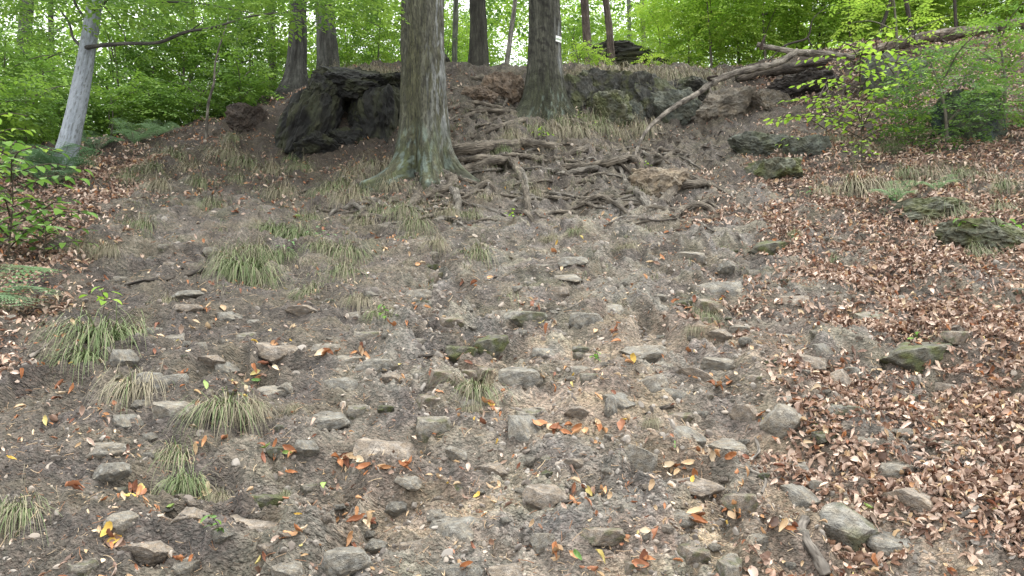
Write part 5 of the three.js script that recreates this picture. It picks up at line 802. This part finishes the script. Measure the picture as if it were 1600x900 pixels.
for (const [px, d, h, rx, n] of [[-60, 13, 2.6, 1.1, 170], [10, 13.6, 2.4, 1.1, 190], [60, 14.5, 2.8, 1.1, 190], [175, 14.4, 2.2, 1.0, 180], [235, 15, 2.6, 1.0, 180], [290, 15.2, 2.4, 1.0, 180], [345, 15.8, 2.4, 1.0, 180], [395, 16.4, 2.2, 0.9, 150], [120, 16.5, 3.2, 1.2, 190], [30, 17, 3.6, 1.2, 150], [205, 18, 3.6, 1.3, 190], [270, 18.5, 4.0, 1.3, 200], [330, 19, 3.8, 1.3, 200], [400, 20, 3.6, 1.3, 200], [440, 19, 2.8, 1.0, 150], [170, 13.2, 0.9, 0.7, 110], [230, 13.8, 0.9, 0.7, 110], [310, 14, 0.9, 0.7, 110], [375, 14.6, 0.9, 0.6, 100], [40, 12.4, 1.2, 0.8, 120], [-20, 11.6, 1.3, 0.8, 120], [100, 13.4, 1.2, 0.8, 120]])
  bush('beech_sapling', px, d, h, rx, Math.round(n * 0.62), GREEN.mid.concat(GREEN.fresh.slice(2, 3), GREEN.deep.slice(2, 3)), 'deep green sapling in the undergrowth left of the rock', 'sapling', gl);
for (const [px, d, h, rx, n] of [[490, 21, 3.8, 1.3, 170], [545, 20, 3.2, 1.2, 170], [590, 19.5, 3.2, 1.2, 170], [560, 24, 4.6, 1.5, 170], [610, 23, 4.2, 1.4, 170], [700, 22, 3.4, 1.2, 150], [730, 24, 4.2, 1.4, 150], [775, 25, 1.6, 1.2, 100], [860, 25, 1.8, 1.2, 110], [820, 23, 1.0, 1.0, 100], [900, 22, 3.0, 1.1, 130], [890, 26, 4.8, 1.3, 130]])
  bush('beech_sapling', px, d, h, rx, n, GREEN.mid.concat(GREEN.fresh.slice(0, 2)), 'green sapling beyond the crest behind the two big beeches', 'sapling', gc);
for (const [px, d, h, rx, n] of [[945, 24, 3.8, 1.2, 130], [1035, 20, 3.0, 1.1, 190], [1075, 18.5, 2.7, 1.1, 210], [1115, 17.5, 2.6, 1.1, 210], [1160, 18, 2.8, 1.1, 210], [1200, 17, 2.8, 1.1, 220], [1245, 17.5, 3.0, 1.1, 220], [1290, 17, 2.8, 1.1, 220], [1335, 16.5, 2.8, 1.1, 220], [1385, 17, 2.8, 1.1, 220], [1440, 17, 2.8, 1.1, 200], [1500, 16.5, 2.8, 1.2, 220], [1550, 16, 2.8, 1.2, 220], [1610, 16, 3.0, 1.2, 220], [1670, 15.5, 3.0, 1.2, 200], [1100, 22, 4.2, 1.5, 190], [1180, 22, 4.2, 1.5, 190], [1270, 22, 4.2, 1.5, 190], [1360, 21, 4.2, 1.5, 190], [1000, 26, 4.6, 1.4, 130]])
  bush('beech_sapling', px, d, h, rx, Math.round(n * 0.72), GREEN.fresh, 'bright yellow green sapling beyond the crest behind the logs', 'sapling', gr);
for (const [px, d, h, n] of [[905, 16.2, 0.5, 26], [935, 16.3, 0.45, 24], [1020, 16, 0.4, 18]]) bush('low_seedling', px, d, h, 0.35, n, GREEN.fresh, 'low bright seedling on the crest right of the marked beech', 'seedling', 'seedlings on the crest', { s: [0.5, 0.8] });
bush('dense_bush', 1478, 9.9, 1.3, 0.75, 620, GREEN.deep, 'dense dark bush of fine twigs at the right', 'bush', null, { geo: sprays[1], s: [0.5, 0.85], y0: 0.05 });
bush('dense_bush', 1565, 10.4, 1.6, 0.7, 420, GREEN.mid, 'green bush at the right edge under the long log', 'bush', null, { geo: sprays[2], s: [0.55, 0.9], y0: 0.1 });
bush('young_beech', 1400, 11.6, 2.3, 0.9, 200, GREEN.fresh, 'leafy sapling rising behind the blue green boulder', 'sapling', null, { geo: sprays[0], s: [0.6, 0.9], y0: 0.55 });
{ // the far wood, one mass of leaves
  const r = rngOf(4242), list = [], clearings = [[10, 110, 60], [160, 60, 50], [800, 50, 50], [735, 15, 40], [930, 45, 35], [60, 20, 30]].map(([a, b, q]) => [ray(a, b, 37), q * 37 / F]);   // gaps in the canopy where the sky shows
  while (list.length < 8500) { const d = 28 + 22 * r(), px = -250 + 2100 * r(), p = ray(px, 100, d), g0 = macro(p.x, p.z), hh = 0.8 + (px < 700 ? 17 : 12) * r(); const gap = n3(px * 0.012, hh * 0.35, d * 0.05); let open = 0; for (const [c, q] of clearings) open = Math.max(open, ss(1, 0.4, Math.hypot((p.x - c.x) / q, (g0 + hh - c.y) / q, (p.z - c.z) / 14))); if (gap < -0.35 || r() < open * 0.75) continue; list.push([p.x, g0 + hh, p.z, 1.5 + 1.6 * r(), (r() - 0.4) * 0.5, r() * 6.28, (r() - 0.5) * 0.6, px]); }
  const o = foliage('far_wood', clumps[2], list, GREEN.fresh.concat(GREEN.mid), null, 77); tag(o, 'distant mass of sunlit green leaves in the wood behind', 'wood', null, 'stuff'); scene.add(o);
}

// members of a row are told apart by their order from the left
{ const ones = ['', 'first', 'second', 'third', 'fourth', 'fifth', 'sixth', 'seventh', 'eighth', 'ninth', 'tenth', 'eleventh', 'twelfth', 'thirteenth', 'fourteenth', 'fifteenth', 'sixteenth', 'seventeenth', 'eighteenth', 'nineteenth', 'twentieth', 'twenty first', 'twenty second', 'twenty third'], rows = {};
  for (const o of scene.children) if (/^(tufts|sparse tufts|saplings|seedlings)/.test(o.userData.group || '')) (rows[o.userData.group] = rows[o.userData.group] || []).push(o);
  for (const g in rows) rows[g].sort((a, b) => proj(a.position)[0] - proj(b.position)[0]).forEach((o, i) => { o.userData.label += i === 0 ? ', leftmost' : i === rows[g].length - 1 ? ', rightmost' : `, ${ones[i + 1]} from the left`; }); }
scene.traverse(o => { if (o.isMesh) { o.castShadow = true; o.receiveShadow = true; } });
renderer.render(scene, camera);
